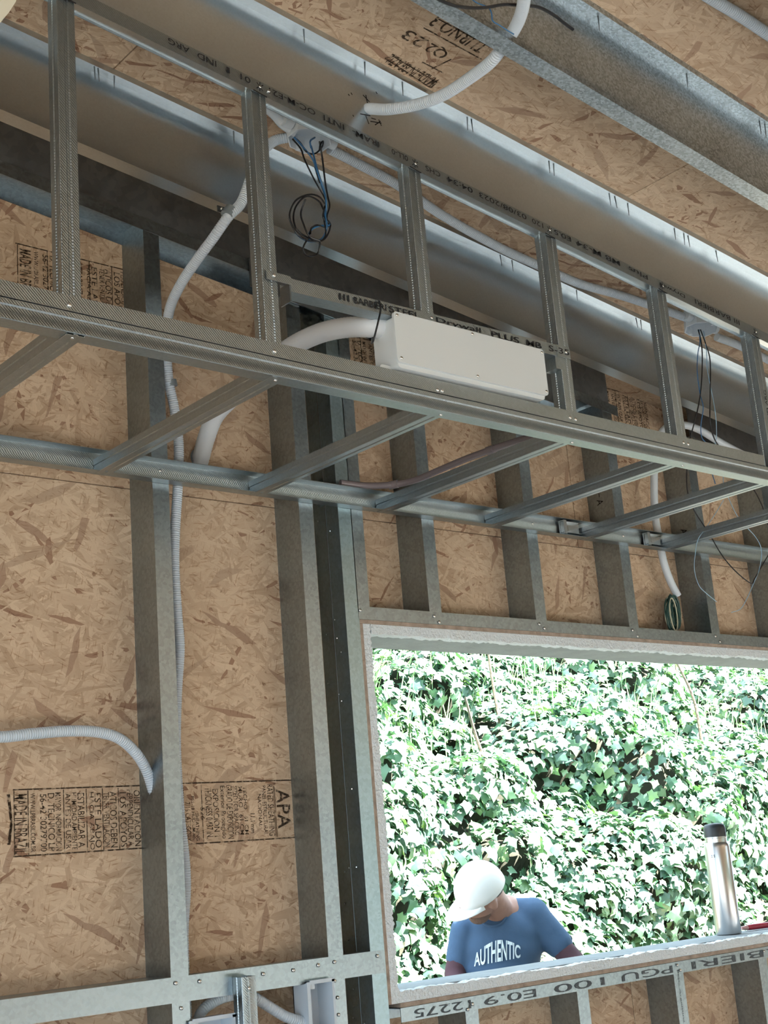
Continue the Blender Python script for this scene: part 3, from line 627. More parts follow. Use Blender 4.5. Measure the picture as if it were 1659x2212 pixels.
# ================================================================== CONDUITS
RIB = (.0052, .0013); CR = .0122
def conduit(name, label, pts, r=CR, m='conduit', rib=RIB, seg=14, group=None):
    o = thing(name, label, 'conduit', pts[len(pts)//2], group)
    MB().tube(pts, r, seg, rib=rib).build('corrugated_tube', m, o); return o
b1 = onC(668, 305, K-.045); b2 = onC(1515, 712, K-.045)
# (a) from ceiling box down the wall
pa = [onC(622, 297, K-.03), onC(590, 306, K-.045), onY(556, 340, -.36), onY(538, 395, -.335), onY(520, 440, -.325), onY(493, 468, -.318), onY(460, 515, -.27), onY(425, 562, -.21), onY(390, 615, -.13), onY(366, 670, -.06), onY(360, 740, -.01), onY(364, 820, .01), onY(376, 880, .018), onY(386, 960, .022), onY(384, 1050, .025), onY(378, 1150, .03), onY(377, 1230, .032), onY(383, 1330, .036), onY(388, 1400, .038), onY(382, 1500, .045), onY(380, 1620, .05), onY(388, 1760, .047), onY(398, 1850, .040), onY(401, 1920, .040), onY(396, 2010, .045), onY(398, 2100, .05), onY(405, 2230, .05)]
ca = conduit('corrugated_conduit', 'grey corrugated conduit dropping from the ceiling box down beside the left stud', pa)
for p_, q_ in ((onY(489, 466, -.318), onY(500, 452, -.320)), (onY(368, 822, .012), onY(371, 835, .012))):
    MB().tube([p_, q_], .0145, 16, smooth=False).build('sleeve', 'collar', ca)
cl = MB().box(*sorted((onY(470, 452, -.3045)[0], onY(492, 452, -.3045)[0])), -.3045, -.3015, onY(480, 460, -.303)[2], onY(480, 447, -.303)[2]).build('clip', 'steel', ca)
screws([(*onY(479, 451, -.3046),)], ca, .0035)
# (b) lower left into the stud web
pb = [onY(-120, 1590, .02), onY(0, 1592, .02), onY(70, 1585, .02), onY(150, 1579, .022), onY(215, 1582, .025), onY(260, 1597, .03), onY(296, 1630, .04), onY(318, 1668, .05), onY(333, 1712, .058), onY(352, 1735, .060)]
conduit('corrugated_conduit', 'grey corrugated conduit arching from the left picture edge into the left stud', pb)
# (c) along the roof between the two ceiling boxes and beyond
pc = [onC(x, y, K-.022) for x, y in ((712, 322), (770, 352), (860, 400), (960, 468), (1080, 535), (1160, 572), (1250, 612), (1340, 638), (1430, 668), (1497, 692))]
conduit('corrugated_conduit', 'grey corrugated conduit clipped along the roof boards linking the two ceiling boxes', pc)
pc2 = [onC(x, y, K-.022) for x, y in ((1548, 728), (1600, 748), (1680, 788), (1800, 850))]
conduit('corrugated_conduit', 'white conduit leaving the right ceiling box towards the right picture edge', pc2, m='pvc')
# stub and elbow fittings at the left ceiling box
pe = [onC(640, 285, K-.03), onC(612, 268, K-.02), onC(596, 250, K-.012), onC(570, 225, K-.012)]
ce = conduit('conduit_stub', 'short white pipe stub behind the left ceiling box', pe, m='pvc', rib=None)
# (d) through rafters two and three
pd = [onY(780, 238, -.625), onY(800, 235, -.662), onY(840, 236, -.72), onY(900, 226, -.79), onY(960, 204, -.87), onY(1020, 165, -.96), onY(1062, 132, -1.03), onY(1090, 95, -1.075), onY(1110, 65, -1.11), onY(1124, 35, -1.15), onY(1132, 0, -1.19), onY(1135, -60, -1.25)]
conduit('corrugated_conduit', 'grey corrugated conduit bending out of the second rafter up through the spangled rafter', pd)
# (e) top right corner
conduit('corrugated_conduit', 'pale conduit crossing the roof boards in the top right corner', [onC(x, y, K-.02) for x, y in ((1470, -45), (1545, 2), (1600, 35), (1659, 74), (1760, 140))])
# (f) white tube at the right with cable coil
pf = [onY(1760, 1060, -.05), onY(1659, 1003, -.05), onY(1610, 984, -.05), onY(1560, 958, -.05), (onY(1510, 928, -.05)), onY(1475, 918, -.05), onY(1445, 921, -.045), onY(1427, 940, -.03), onY(1416, 985, 0), onY(1413, 1040, .03), onY(1415, 1110, .05), onY(1424, 1165, .055), onY(1434, 1215, .055), onY(1448, 1255, .055), onY(1464, 1287, .055)]
cf = conduit('plastic_conduit', 'smooth white conduit arching over the frame and ending above the coiled cable', pf, m='pvc', rib=None)

# ------------------------------------------------------------------ ceiling boxes with wires
def octbox(c, r, label, wires):
    o = thing('ceiling_box', label, 'junction box', c, 'octagonal ceiling junction boxes'); n = 8; h = .045
    c = np.array(c); nx = np.array([1, 0, -S]); nx /= np.linalg.norm(nx); ny = np.array([0, 1.0, 0]); nz = np.cross(nx, ny)
    def ring(rr, hh): return [c+rr*(math.cos(math.pi/8+2*math.pi*k/n)*nx+math.sin(math.pi/8+2*math.pi*k/n)*ny)+nz*hh for k in range(n)]
    rs = [ring(r, h), ring(r, 0), ring(r-.0035, 0), ring(r-.0035, h-.003)]; vs = [q for R_ in rs for q in R_]; fs = []
    for k in range(3): fs += [(k*n+j, k*n+(j+1) % n, (k+1)*n+(j+1) % n, (k+1)*n+j) for j in range(n)]
    fs += [tuple(range(n)), tuple(3*n+j for j in range(n))]
    MB().add(vs, fs).build('shell', 'pvc', o, smooth=20)
    MB().box(c[0]-.004, c[0]+.004, c[1]+r-.016, c[1]+r-.004, c[2]-.001, c[2]+.03).build('lug', 'pvc', o); MB().box(c[0]-.004, c[0]+.004, c[1]-r+.004, c[1]-r+.016, c[2]-.001, c[2]+.03).build('lug', 'pvc', o)
    for sx in (-1, 1):
        p_ = c+nx*sx*(r-.002)+nz*.024; MB().tube([p_, p_+nx*sx*.022], .0145, 16, smooth=False).build('conduit_socket', 'pvc', o)
    return o
octbox(b1, .052, 'left octagonal white ceiling box with a looped bundle of dark wires', 0)
octbox(b2, .050, 'right octagonal white ceiling box with loose wires hanging down', 0)
def wire(mb, pts, r): mb.tube(pts, r, 6, step=.006)
def pxpts(l, Y): return [onY(x, y, Y+(random.random()-.5)*.02) for x, y in l]
wb1 = thing('wire_bundle', 'looped bundle of black and blue wires hanging from the left ceiling box', 'wires', onY(668, 440, -.42))
yb = -.42
sets = [('black', [(632, 300), (650, 322), (658, 345), (680, 390), (700, 425), (706, 445), (700, 470), (704, 500), (700, 515), (690, 520), (668, 520), (645, 508), (630, 485), (626, 460), (640, 432), (668, 420), (690, 425), (702, 440)]),
        ('black', [(690, 305), (696, 340), (702, 390), (708, 425), (712, 445), (706, 470), (714, 485), (706, 510), (690, 521), (664, 513), (642, 497), (634, 472), (640, 445), (662, 424), (688, 434), (700, 455)]),
        ('blue', [(635, 296), (655, 318), (676, 345), (686, 375), (698, 410), (704, 430), (702, 460), (706, 490), (696, 515), (672, 522), (648, 512), (634, 494)]),
        ('blue', [(672, 315), (680, 345), (688, 378), (700, 412), (705, 440), (704, 475), (712, 486), (690, 488), (674, 495), (668, 505), (668, 520)]),
        ('black', [(702, 445), (698, 470), (712, 486), (700, 490), (685, 486), (673, 492), (670, 505)]),
        ('black', [(662, 520), (655, 535), (658, 548), (672, 554), (686, 548), (691, 530), (690, 520)]),
        ('black', [(660, 430), (650, 460), (656, 485), (668, 510), (690, 520)]),
        ('black', [(640, 300), (650, 310), (662, 328), (680, 332), (695, 318), (698, 305), (692, 312), (690, 325)]),
        ('blue', [(672, 320), (670, 305), (680, 297)])]
for m_, l in sets:
    mb = MB(); wire(mb, pxpts(l, yb), .0021); mb.build('wire', m_, wb1)
mb = MB(); wire(mb, pxpts([(682, 360), (688, 380), (693, 395)], yb), .004); mb.build('tape_wrap', 'black', wb1)
wb2 = thing('wire_bundle', 'loose black and pale wires dangling from the right ceiling box past the frame', 'wires', onY(1510, 850, -.40))
for m_, r_, l in (('black', .0019, [(1508, 712), (1514, 735), (1517, 770), (1515, 830), (1508, 880), (1498, 920), (1489, 955), (1484, 1010), (1485, 1060), (1498, 1100), (1530, 1150), (1560, 1200), (1590, 1235), (1622, 1260), (1630, 1250), (1650, 1215), (1690, 1150)]),
                  ('black', .0019, [(1513, 712), (1525, 745), (1534, 780), (1534, 850), (1534, 910), (1542, 945), (1556, 968), (1580, 1000), (1620, 1045), (1645, 1090), (1658, 1130), (1690, 1190)]),
                  ('blue', .0014, [(1510, 712), (1512, 740), (1508, 760), (1506, 800), (1512, 850), (1519, 880), (1514, 920), (1516, 945), (1525, 960), (1535, 1010), (1545, 1045)]),
                  ('paleblue', .0012, [(1520, 715), (1526, 760), (1528, 800), (1540, 860), (1546, 900), (1548, 940), (1546, 965), (1563, 1005), (1563, 1045), (1580, 1090), (1600, 1125), (1632, 1160), (1645, 1190), (1640, 1230), (1627, 1262), (1615, 1290), (1600, 1315), (1580, 1323)]),
                  ('paleblue', .0011, [(1563, 1080), (1545, 1110), (1525, 1140), (1508, 1165), (1502, 1195), (1500, 1230), (1510, 1265), (1530, 1285), (1548, 1300)])):
    mb = MB(); wire(mb, [onY(x, y, -.40 if y < 900 else -.40+min(.25, (y-900)*.0009)) for x, y in l], r_); mb.build('wire', m_, wb2)
coil = thing('cable_coil', 'coiled hank of dark green and cream cable hanging under the white conduit', 'cable', onY(1455, 1355, .05))
for k in range(26):
    cx, cy = 1455+rng.uniform(-4, 4), 1324+rng.uniform(-4, 4); a, b_ = rng.uniform(2, 17), rng.uniform(30, 39); y0 = .05+rng.uniform(-.018, .018); ph = rng.uniform(-.25, .05)
    pts = [onY(cx+a*math.cos(t)*math.cos(ph)-b_*math.sin(t)*math.sin(ph), cy+a*math.cos(t)*math.sin(ph)*-1+b_*math.sin(t)*math.cos(ph), y0+.006*math.cos(t)) for t in np.linspace(0, 2*math.pi, 15)]
    MB().tube(pts, .0022, 6, step=.006).build('cable_turn', 'cream' if k in (3, 8, 11, 19) else 'green', coil)
tag(MB().tube([onY(x, y, -1.16) for x, y in ((930, -12), (955, 2), (990, 14), (1040, 17), (1090, 10), (1130, 12), (1165, 16), (1200, 35), (1215, 47), (1238, 64))], .0031, 8, step=.006).build('black_wire', 'black'), 'thick black wire crossing in front of the spangled rafter at the top', 'wire')
tag(MB().tube([onY(x, y, -1.15) for x, y in ((1015, -6), (1030, 6), (1055, 16), (1062, 30), (1064, 45), (1080, 55), (1095, 65), (1110, 74))], .0013, 6, step=.006).build('blue_wire', 'blue'), 'thin blue wire running over the spangled rafter to the conduit hole', 'wire')

# stamp on the roof boards between rafters two and three (read from below, upside down)
mb = MB()
A0 = onC(1052, 118, K-.0008); 
def roof_fn(px, py):
    o_ = onC(px, py, K-.0008); return lambda u, v: (o_[0]-u, o_[1]-v if False else o_[1]+v, zc(o_[0]-u, K-.0008))
def roof_text(t, p_right, length, height, y_up=True):
    o_ = onC(*p_right, K-.0008); text_geo(mb, t, lambda u, v: (o_[0]-u, o_[1]+v, zc(o_[0]-u, K-.0008)), length, height, .008)
roof_text('TURNO 3', (1062, 96), .142, .040); roof_text('Q2', (976, 112), .050, .034); roof_text('23', (928, 88), .055, .032); roof_text('MADE IN BRAZIL', (950, 172), .132, .034)
rf = lambda u, v: (u, v, zc(u, K-.0008))
for a, b_ in (((945, 40), (1060, 102)), ((915, 60), (1040, 128)), ((832, 126), (930, 190)), ((850, 122), (944, 178)), ((930, 150), (975, 128)), ((912, 134), (958, 158)), ((832, 126), (850, 122)), ((930, 190), (944, 178))):
    P0, P1 = onC(*a, K-.0008), onC(*b_, K-.0008); bar_geo(mb, rf, P0[0], P0[1], P1[0], P1[1], .0035)
mb.build('printed_stamp', 'inkbrown', ceil, smooth=0)
# cream sheet at the top left corner
cs = [onY(x, y, -1.0) for x, y in ((-60, -60), (45, -30), (34, 4), (20, 26), (0, 50), (-60, 90))]
vs = [tuple(q) for q in cs] + [(q[0]+.01, q[1]+.03, q[2]+.02) for q in cs]; n_ = len(cs)
tag(MB().add(vs, [tuple(range(n_)), tuple(range(2*n_-1, n_-1, -1))]+[(i, i+n_, (i+1) % n_+n_, (i+1) % n_) for i in range(n_)]).build('foam_sheet', 'creamsheet'), 'cream coloured sheet poking into the top left corner', 'sheet')

# ================================================================== LOWER LEFT: outlet boxes, upright strut, conduit
st = thing('box_strut', 'short knurled strut screwed to the blocking rail beside an outlet box', 'steel strut', (-.688, -.02, -.6))
m34(lambda a, b, c: (-.7065+a, -.0365+b, c), -.62, -.198, .0375, .034).build('channel', 'knurled', st); screws([(-.688, -.0365, -.222)], st, .004)
def outlet(x0, x1, z0, z1, y0, y1, label):
    o = thing('outlet_box', label, 'outlet box', ((x0+x1)/2, (y0+y1)/2, z0)); w = .003; mb = MB()
    mb.box(x0, x1, y1-w, y1, z0, z1); mb.box(x0, x0+w, y0, y1, z0, z1); mb.box(x1-w, x1, y0, y1, z0, z1); mb.box(x0, x1, y0, y1, z1-w, z1); mb.box(x0, x1, y0, y1, z0, z0+w)
    mb.build('shell', 'conduit', o)
    mb = MB(); mb.box(x0-.004, x0+.005, y0-.003, y0, z0, z1); mb.box(x0+.005, x1+.004, y0-.003, y0, z1-.005, z1+.003); mb.box(x1-.003, x1+.004, y0-.003, y0, z0, z1); mb.build('rim', 'conduit', o)
    MB().box(x0+.006, x0+.022, y0+.004, y0+.006, z1-.016, z1-.005).build('lug', 'pvc', o); return o
outlet(-.516, -.447, -.335, -.229, -.012, .045, 'open grey outlet box between the rail and the left jamb')
outlet(-.818, -.712, -.375, -.272, -.006, .040, 'open grey outlet box left of the short strut at the bottom edge')
conduit('corrugated_conduit', 'white corrugated conduit sloping into the outlet box under the blocking rail', [onY(470, 2140, .05), onY(505, 2135, .04), onY(545, 2152, .03), onY(590, 2180, .025), onY(622, 2198, .02), onY(662, 2208, .015)], m='conduit')
conduit('corrugated_conduit', 'pale conduit hidden behind the outlet box at the bottom edge', [onY(420, 2230, .07), onY(436, 2185, .07), onY(470, 2160, .07), onY(500, 2150, .07)], m='pvc')
screws([(q[0], -.003, q[2]) for q in (onY(x, y, -.003) for x, y in ((392, 2178), (723, 2119), (730, 2155), (732, 2192)))], rl, .004)

# ================================================================== ON THE SILL
SILL = -.278
fb = onZ(1572, 2010, SILL); fb = np.array([1.33, .205, SILL]) if False else np.array(onY(1573, 2008, .135)); fb[2] = SILL
fk = thing('steel_flask', 'brushed steel vacuum flask with black cap standing on the window sill', 'flask', fb)
MB().lathe([(.038, 0), (.0395, .003), (.0395, .262), (.0375, .270), (.0335, .276)], fb, seg=40).build('body', 'steelb', fk, smooth=35)
MB().lathe([(.0335, .275), (.0335, .288), (.0350, .289), (.0350, .293)], fb, seg=40).build('neck', 'steelb', fk, smooth=35)
MB().lathe([(.0345, .292), (.0345, .318), (.0325, .327), (.0275, .332), (.012, .335)], fb, seg=40).build('cap', 'bottlecap', fk, smooth=35)
dirc = EYE-fb; dirc[2] = 0; dirc /= np.linalg.norm(dirc); sd = np.array([-dirc[1], dirc[0], 0])
mb = MB()
for k, (u0, u1) in enumerate(((-.022, -.017), (-.014, -.009))):
    for q in range(2): 
        ang = [(u0 if s_ == 0 else u1)/.0395 for s_ in (0, 1)]
        z_ = .232+q*.0045; vs = [fb+.0398*(math.cos(a)*dirc-math.sin(a)*sd*-1)+np.array([0, 0, zz]) for a in ang for zz in (z_, z_+.0025)]
        mb.add(vs, [(0, 1, 3, 2)])
mb.build('small_mark', 'bottlecap', fk, smooth=0)
ra, rb = np.array(onY(1600, 1998, .15)), np.array(onY(1760, 1972, .10)); ra[2] = SILL+.009; rb[2] = SILL+.009
tl = thing('hand_tool', 'red handled tool lying on the sill to the right of the flask', 'tool', ra); d_ = (rb-ra)/np.linalg.norm(rb-ra)
MB().tube([ra-d_*.0, ra+d_*.026], [.005, .008], 12, smooth=False).build('pink_tip', 'pink', tl); MB().tube([ra+d_*.026, ra+d_*.05, rb], [.0085, .009, .009], 12, smooth=False).build('handle', 'red', tl)
# unseen green blockers added beyond the other openings to cut low horizon light
def blocker_hedge(x0, x1, y0, y1, h, label):
    mb = MB(); nx2, ny2, nz2 = max(2, int((x1-x0)/.5)), max(2, int((y1-y0)/.5)), max(2, int(h/.5)); idx = {}; vs = []; fs = []
    def V(i, j, k):
        key = (i, j, k)
        if key not in idx:
            q = np.array([x0+(x1-x0)*i/nx2, y0+(y1-y0)*j/ny2, GROUND+h*k/nz2])+rng.normal(0, .09, 3)*np.array([1, 1, k > 0]); idx[key] = len(vs); vs.append(q)
        return idx[key]
    for i in range(nx2):
        for j in range(ny2): fs.append((V(i, j, nz2), V(i+1, j, nz2), V(i+1, j+1, nz2), V(i, j+1, nz2)))
        for k in range(nz2):
            for j in (0, ny2): fs.append((V(i, j, k), V(i+1, j, k), V(i+1, j, k+1), V(i, j, k+1)))
    for j in range(ny2):
        for k in range(nz2):
            for i in (0, nx2): fs.append((V(i, j, k), V(i, j+1, k), V(i, j+1, k+1), V(i, j, k+1)))
    return tag(mb.add(vs, fs).build('light_blocker_hedge', 'blocker_hedge', smooth=0), label, 'blocker_hedge')
blocker_hedge(6.8, 7.9, -12, -.4, 2.5, 'tall unseen light blocker added beyond the right wall of the house'); blocker_hedge(-8, 6.5, -12.5, -11.2, 3.6, 'tall unseen light blocker added behind the photographer')
#PART2
# ================================================================== OUTSIDE: ivy bank and the man
def lattice(seed, sx, sy, n=64):
    g_ = np.random.default_rng(seed).random((n, n))
    def fn(x, y):
        x = np.asarray(x)*sx; y = np.asarray(y)*sy; xi = np.floor(x).astype(int); yi = np.floor(y).astype(int); fx = x-xi; fy = y-yi
        fx = fx*fx*(3-2*fx); fy = fy*fy*(3-2*fy); G = lambda a, b: g_[a % n, b % n]
        return (G(xi, yi)*(1-fx)+G(xi+1, yi)*fx)*(1-fy)+(G(xi, yi+1)*(1-fx)+G(xi+1, yi+1)*fx)*fy
    return fn
n1, n2, n3 = lattice(1, 1.5, 1.7), lattice(2, 3.6, 3.9), lattice(3, 8, 8)
def bank_p(X, h):
    """h = height along the slope, from the ground up"""
    z = GROUND-.05+h*np.where(h < 2.6, .93, .93*2.6/np.maximum(h, 2.6)+.62*(1-2.6/np.maximum(h, 2.6)))
    y = 2.75+h*.30+np.maximum(0, h-2.6)*.55
    b_ = (n1(X, h)-.5)*.75+(n2(X, h)-.5)*.42+(n3(X, h)-.5)*.14
    return np.stack([np.asarray(X, float)+0*z, y-b_*.80, z+b_*.35], -1)
gx, gh = np.linspace(-1.5, 13, 110), np.linspace(-.1, 6.0, 56)
XX, HH = np.meshgrid(gx, gh, indexing='ij'); G_ = bank_p(XX, HH); G_[..., 1] += .10; G_[..., 2] -= .03
nx_, nh_ = XX.shape
bank = struct('bank', (4, 4, GROUND)); bank.name = 'bank_slope'
mb = MB().add(G_.reshape(-1, 3), [(i*nh_+j, (i+1)*nh_+j, (i+1)*nh_+j+1, i*nh_+j+1) for i in range(nx_-1) for j in range(nh_-1)])
bank_m = mb.build('soil_slope', 'soil', bank, smooth=180)
NL = 52000
lx = rng.uniform(1.0, 11.5, NL); lh = rng.uniform(.3, 5.2, NL)
keep = (n2(lx, lh)+.35*n3(lx+5, lh)) > .22+.25*rng.random(NL); lx, lh = lx[keep], lh[keep]
P_ = bank_p(lx, lh); e_ = .03
Tx = bank_p(lx+e_, lh)-P_; Th = bank_p(lx, lh+e_)-P_; NN = np.cross(Tx, Th); NN /= np.linalg.norm(NN, axis=1)[:, None]
NN[NN[:, 1] > 0] *= -1
NN = NN+np.array([0, -.15, .55])+rng.normal(0, .42, NN.shape); NN /= np.linalg.norm(NN, axis=1)[:, None]
P_ = P_+NN*rng.uniform(-.02, .09, (len(P_), 1))
size = rng.uniform(.026, .058, len(P_)); spin = rng.normal(0, .8, len(P_))
out = [(0, -.30), (.42, -.62), (.62, -.18), (1.0, .10), (.58, .34), (.40, .62), (0, 1.25), (-.40, .62), (-.58, .34), (-1.0, .10), (-.62, -.18), (-.42, -.62)]
OUT = np.array([(0, .05)]+out); FOLD = np.array([.10]+[0.0 if abs(a) > .3 else .06 for a, _ in out]); FOLD[[4, 10]] = -.16; FOLD[7] = -.22
def leaf_frame(i):
    n_ = NN[i]; dn = np.array([0, 0, -1.0]); v = dn-n_*(dn@n_); v /= np.linalg.norm(v)+1e-9; u = np.cross(v, n_)
    c_, s_ = math.cos(spin[i]), math.sin(spin[i]); return c_*u+s_*v, -s_*u+c_*v, n_
mcol = rng.random(len(P_)); pick = np.where(mcol < .5, 0, np.where(mcol < .8, 1, 2))
dep = (P_-EYE)@FW; px_ = W_/2+FPX*((P_-EYE)@RT)/dep; py_ = H_/2-FPX*((P_-EYE)@UP)/dep
inview = (px_ > 800) & (px_ < 1700) & (py_ > 1390) & (py_ < 2130)
facing = -np.einsum('ij,ij->i', NN, (P_-EYE)/np.linalg.norm(P_-EYE, axis=1)[:, None])
score = np.where(inview, size/dep*np.clip(facing, 0, 1)+.0015*((n1(lx, lh)-.5)), -1); single = set(np.argsort(-score)[:300].tolist())
V_, F_, I_ = [], [], []
for i in range(len(P_)):
    if i in single: continue
    u, v, n_ = leaf_frame(i); s_ = size[i]; o_ = len(V_)
    V_ += list(P_[i]+s_*(OUT[:, :1]*u+OUT[:, 1:]*v+FOLD[:, None]*n_))
    for k in range(12): F_.append((o_, o_+1+k, o_+1+(k+1) % 12)); I_.append(pick[i])
iv = thing('ivy', 'dense sunlit ivy covering the bank behind the man', 'ivy', (4, 3.4, GROUND))
me = bpy.data.meshes.new('foliage'); me.from_pydata([tuple(q-np.array([4, 3.4, GROUND])) for q in V_], [], F_); me.update()
for m_ in LEAF: me.materials.append(m_)
me.polygons.foreach_set('material_index', np.array(I_, dtype=np.int32)); me.polygons.foreach_set('use_smooth', [True]*len(F_))
fo = bpy.data.objects.new('foliage', me); col.objects.link(fo); fo.parent = iv; fo['kind'] = 'stuff'
lm = []
for k in range(3):
    q = bpy.data.meshes.new('leaf'); q.from_pydata([(a, b_, c) for (a, b_), c in zip(OUT, FOLD)], [], [(0, 1+j, 1+(j+1) % 12) for j in range(12)]); q.update(); q.materials.append(LEAF[k])
    q.polygons.foreach_set('use_smooth', [True]*12); lm.append(q)
for i in sorted(single):
    u, v, n_ = leaf_frame(i); s_ = size[i]; o_ = bpy.data.objects.new('leaf', lm[pick[i]]); col.objects.link(o_); o_.parent = iv
    l_ = P_[i]-np.array([4, 3.4, GROUND]); o_.matrix_local = Matrix([[u[0]*s_, v[0]*s_, n_[0]*s_, l_[0]], [u[1]*s_, v[1]*s_, n_[1]*s_, l_[1]], [u[2]*s_, v[2]*s_, n_[2]*s_, l_[2]], [0, 0, 0, 1]])
mb = MB()
for k in range(4):
    x0 = rng.uniform(1.8, 6.5); h0 = rng.uniform(1.2, 3.6); p0 = bank_p(x0, h0)+np.array([0, .03, 0]); p1 = p0+np.array([rng.uniform(-.1, .1), .12, rng.uniform(.5, .9)])
    mb.tube([p0, (p0+p1)/2+rng.normal(0, .03, 3), p1], [.014, .011, .008], 7)
st_ = mb.build('stems', 'bark', iv); st_['kind'] = 'stuff'
# long grass at the top of the bank
mb = MB()
for k in range(420):
    x0 = rng.uniform(1.8, 8.5); h0 = rng.uniform(2.75, 3.9); p0 = bank_p(x0, h0); tip = p0+np.array([rng.normal(0, .10), -.10+rng.normal(0, .06), rng.uniform(.18, .42)]); mid = (p0+tip)/2+np.array([0, .03, .05]); w = np.array([.005, 0, 0])
    mb.add([p0-w, p0+w, mid+w*.8, tip, mid-w*.8], [(0, 1, 2, 4), (4, 2, 3)])
gs = mb.build('grass_blades', LEAF[2], None, smooth=0); tag(gs, 'pale long grass blades along the top of the ivy bank', 'grass', kind='stuff')

# ------------------------------------------------------------------ the man
DM = 5.45
def J(px, py, toward=0.0): return EYE+ray(px, py)*(DM-toward)
def vec(r_, u_, t): v = RT*r_+UP*u_-FW*t; return v/np.linalg.norm(v)
def frame(z, y):
    z = z/np.linalg.norm(z); y = y-z*(y@z); y /= np.linalg.norm(y); x = np.cross(y, z); return np.stack([x, y, z], 1)
def capsule(mb, a, b_, ra_, rb_, n=7):
    for t in np.linspace(0, 1, n): mb.ell(a+(b_-a)*t, (ra_*(1-t)+rb_*t,)*3, seg=14, rings=8)
def fuse(mb, name, m, parent, voxel=.010, it=6):
    o = mb.build(name, m, parent, smooth=0); r_ = o.modifiers.new('r', 'REMESH'); r_.mode = 'VOXEL'; r_.voxel_size = voxel
    s_ = o.modifiers.new('s', 'SMOOTH'); s_.factor = .5; s_.iterations = it
    bpy.context.view_layer.update(); dg = bpy.context.evaluated_depsgraph_get(); me2 = bpy.data.meshes.new_from_object(o.evaluated_get(dg)); o.modifiers.clear(); o.data = me2
    me2.polygons.foreach_set('use_smooth', [True]*len(me2.polygons)); return o
pel = J(1092, 2215, -.03)
man = thing('person', 'man in white cap and blue printed t-shirt looking down outside the window', 'person', (pel[0], pel[1], GROUND))
up_h = vec(-.42, .80, .38); fc = vec(-.80, -.50, .30); HF = frame(up_h, fc); sideh = HF[:, 0]; fc = HF[:, 1]
hc = J(1036, 1918, .13)
shR, shL = J(1150, 1980, -.02), J(1010, 2010, -.012)
elR, haR = J(1242, 2078, .05), J(1262, 2130, .18)
elL, haL = J(983, 2105, .05), J(1010, 2170, .22)
body = MB()
body.ell(hc, (.074, .094, .108), HF); body.ell(hc-up_h*.052+fc*.030, (.058, .066, .066), HF)            # skull, jaw
body.ell(hc-up_h*.100+fc*.064, (.030, .024, .022), HF)                                                    # chin
for s_ in (-1, 1): body.ell(hc+sideh*.077*s_-up_h*.040+fc*.002, (.011, .021, .031), HF)                    # ears
body.ell(hc-up_h*.030+fc*.100, (.015, .022, .020), HF); body.ell(hc-up_h*.008+fc*.092, (.010, .014, .030), HF)   # nose
for s_ in (-1, 1): body.ell(hc+sideh*.036*s_-up_h*.034+fc*.068, (.022, .020, .024), HF)                    # cheeks
body.ell(hc-up_h*.068+fc*.086, (.026, .012, .008), HF); body.ell(hc-up_h*.080+fc*.084, (.022, .011, .007), HF)   # lips
capsule(body, hc-up_h*.055-fc*.022, J(1086, 1985, -.02), .056, .066)
body.ell(J(1074, 1970, .032), (.055, .055, .078), frame(UP, -FW), seg=16)
capsule(body, J(1086, 1985, -.03), pel, .10, .12, 10)
def hand(mb, w, d, side):
    d = d/np.linalg.norm(d); s_ = side-d*(side@d); s_ /= np.linalg.norm(s_); n_ = np.cross(d, s_)
    for t in np.linspace(.01, .085, 6): mb.ell(w+d*t, (.02, .02, .02)); mb.ell(w+d*t+s_*.022, (.018,)*3); mb.ell(w+d*t-s_*.022, (.018,)*3)
    for k, (o_, L_) in enumerate(((-.032, .058), (-.011, .072), (.011, .078), (.032, .068))):
        a = w+d*.09+s_*o_; b_ = a+d*L_*.55+n_*.010; c_ = b_+d*L_*.35+n_*.03; capsule(mb, a, b_, .0095, .009, 5); capsule(mb, b_, c_, .009, .0078, 4)
    a = w+d*.03+s_*.034; b_ = a+s_*.03+d*.03; capsule(mb, a, b_, .013, .011, 4); capsule(mb, b_, b_+d*.03+n_*.015, .011, .009, 4)
for sh, el, ha in ((shR, elR, haR), (shL, elL, haL)):
    capsule(body, sh, el, .040, .031, 9); capsule(body, el, ha, .031, .025, 8); hand(body, ha, ha-el, RT)
feet = []
for s_ in (-1, 1):
    hip = pel+RT*.09*s_-UP*.03; knee = np.array([hip[0], hip[1], (hip[2]+GROUND)/2])-FW*.04; ank = np.array([hip[0], hip[1], GROUND+.08]); feet.append((hip, knee, ank))
    capsule(body, hip, knee, .082, .055, 9); capsule(body, knee, ank, .052, .040, 9)
bo = fuse(body, 'body', 'skin', man, .0075, 5)
# t-shirt
sh = MB()
SF = frame(vec(.02, 1, .10), vec(-.15, 0, 1))
for px, py, tw, a, b_, c_ in ((1082, 2010, .0, .165, .115, .10), (1080, 2045, .01, .170, .125, .13), (1079, 2090, .015, .168, .128, .14), (1080, 2140, .0, .168, .130, .14), (1085, 2190, -.02, .165, .125, .12)):
    sh.ell(J(px, py, tw), (a, b_, c_), SF, 22, 14)
capsule(sh, J(1012, 2006, .0), J(1102, 1982, -.045), .058, .072, 8); capsule(sh, J(1104, 1978, -.04), J(1152, 1974, -.02), .070, .066, 7)
capsule(sh, J(1150, 1978, -.01), J(1206, 2038, .02), .068, .060, 8); capsule(sh, J(1004, 2010, .01), J(992, 2070, .03), .060, .056, 8)
so = fuse(sh, 't_shirt', 'shirt', man, .0095, 8)
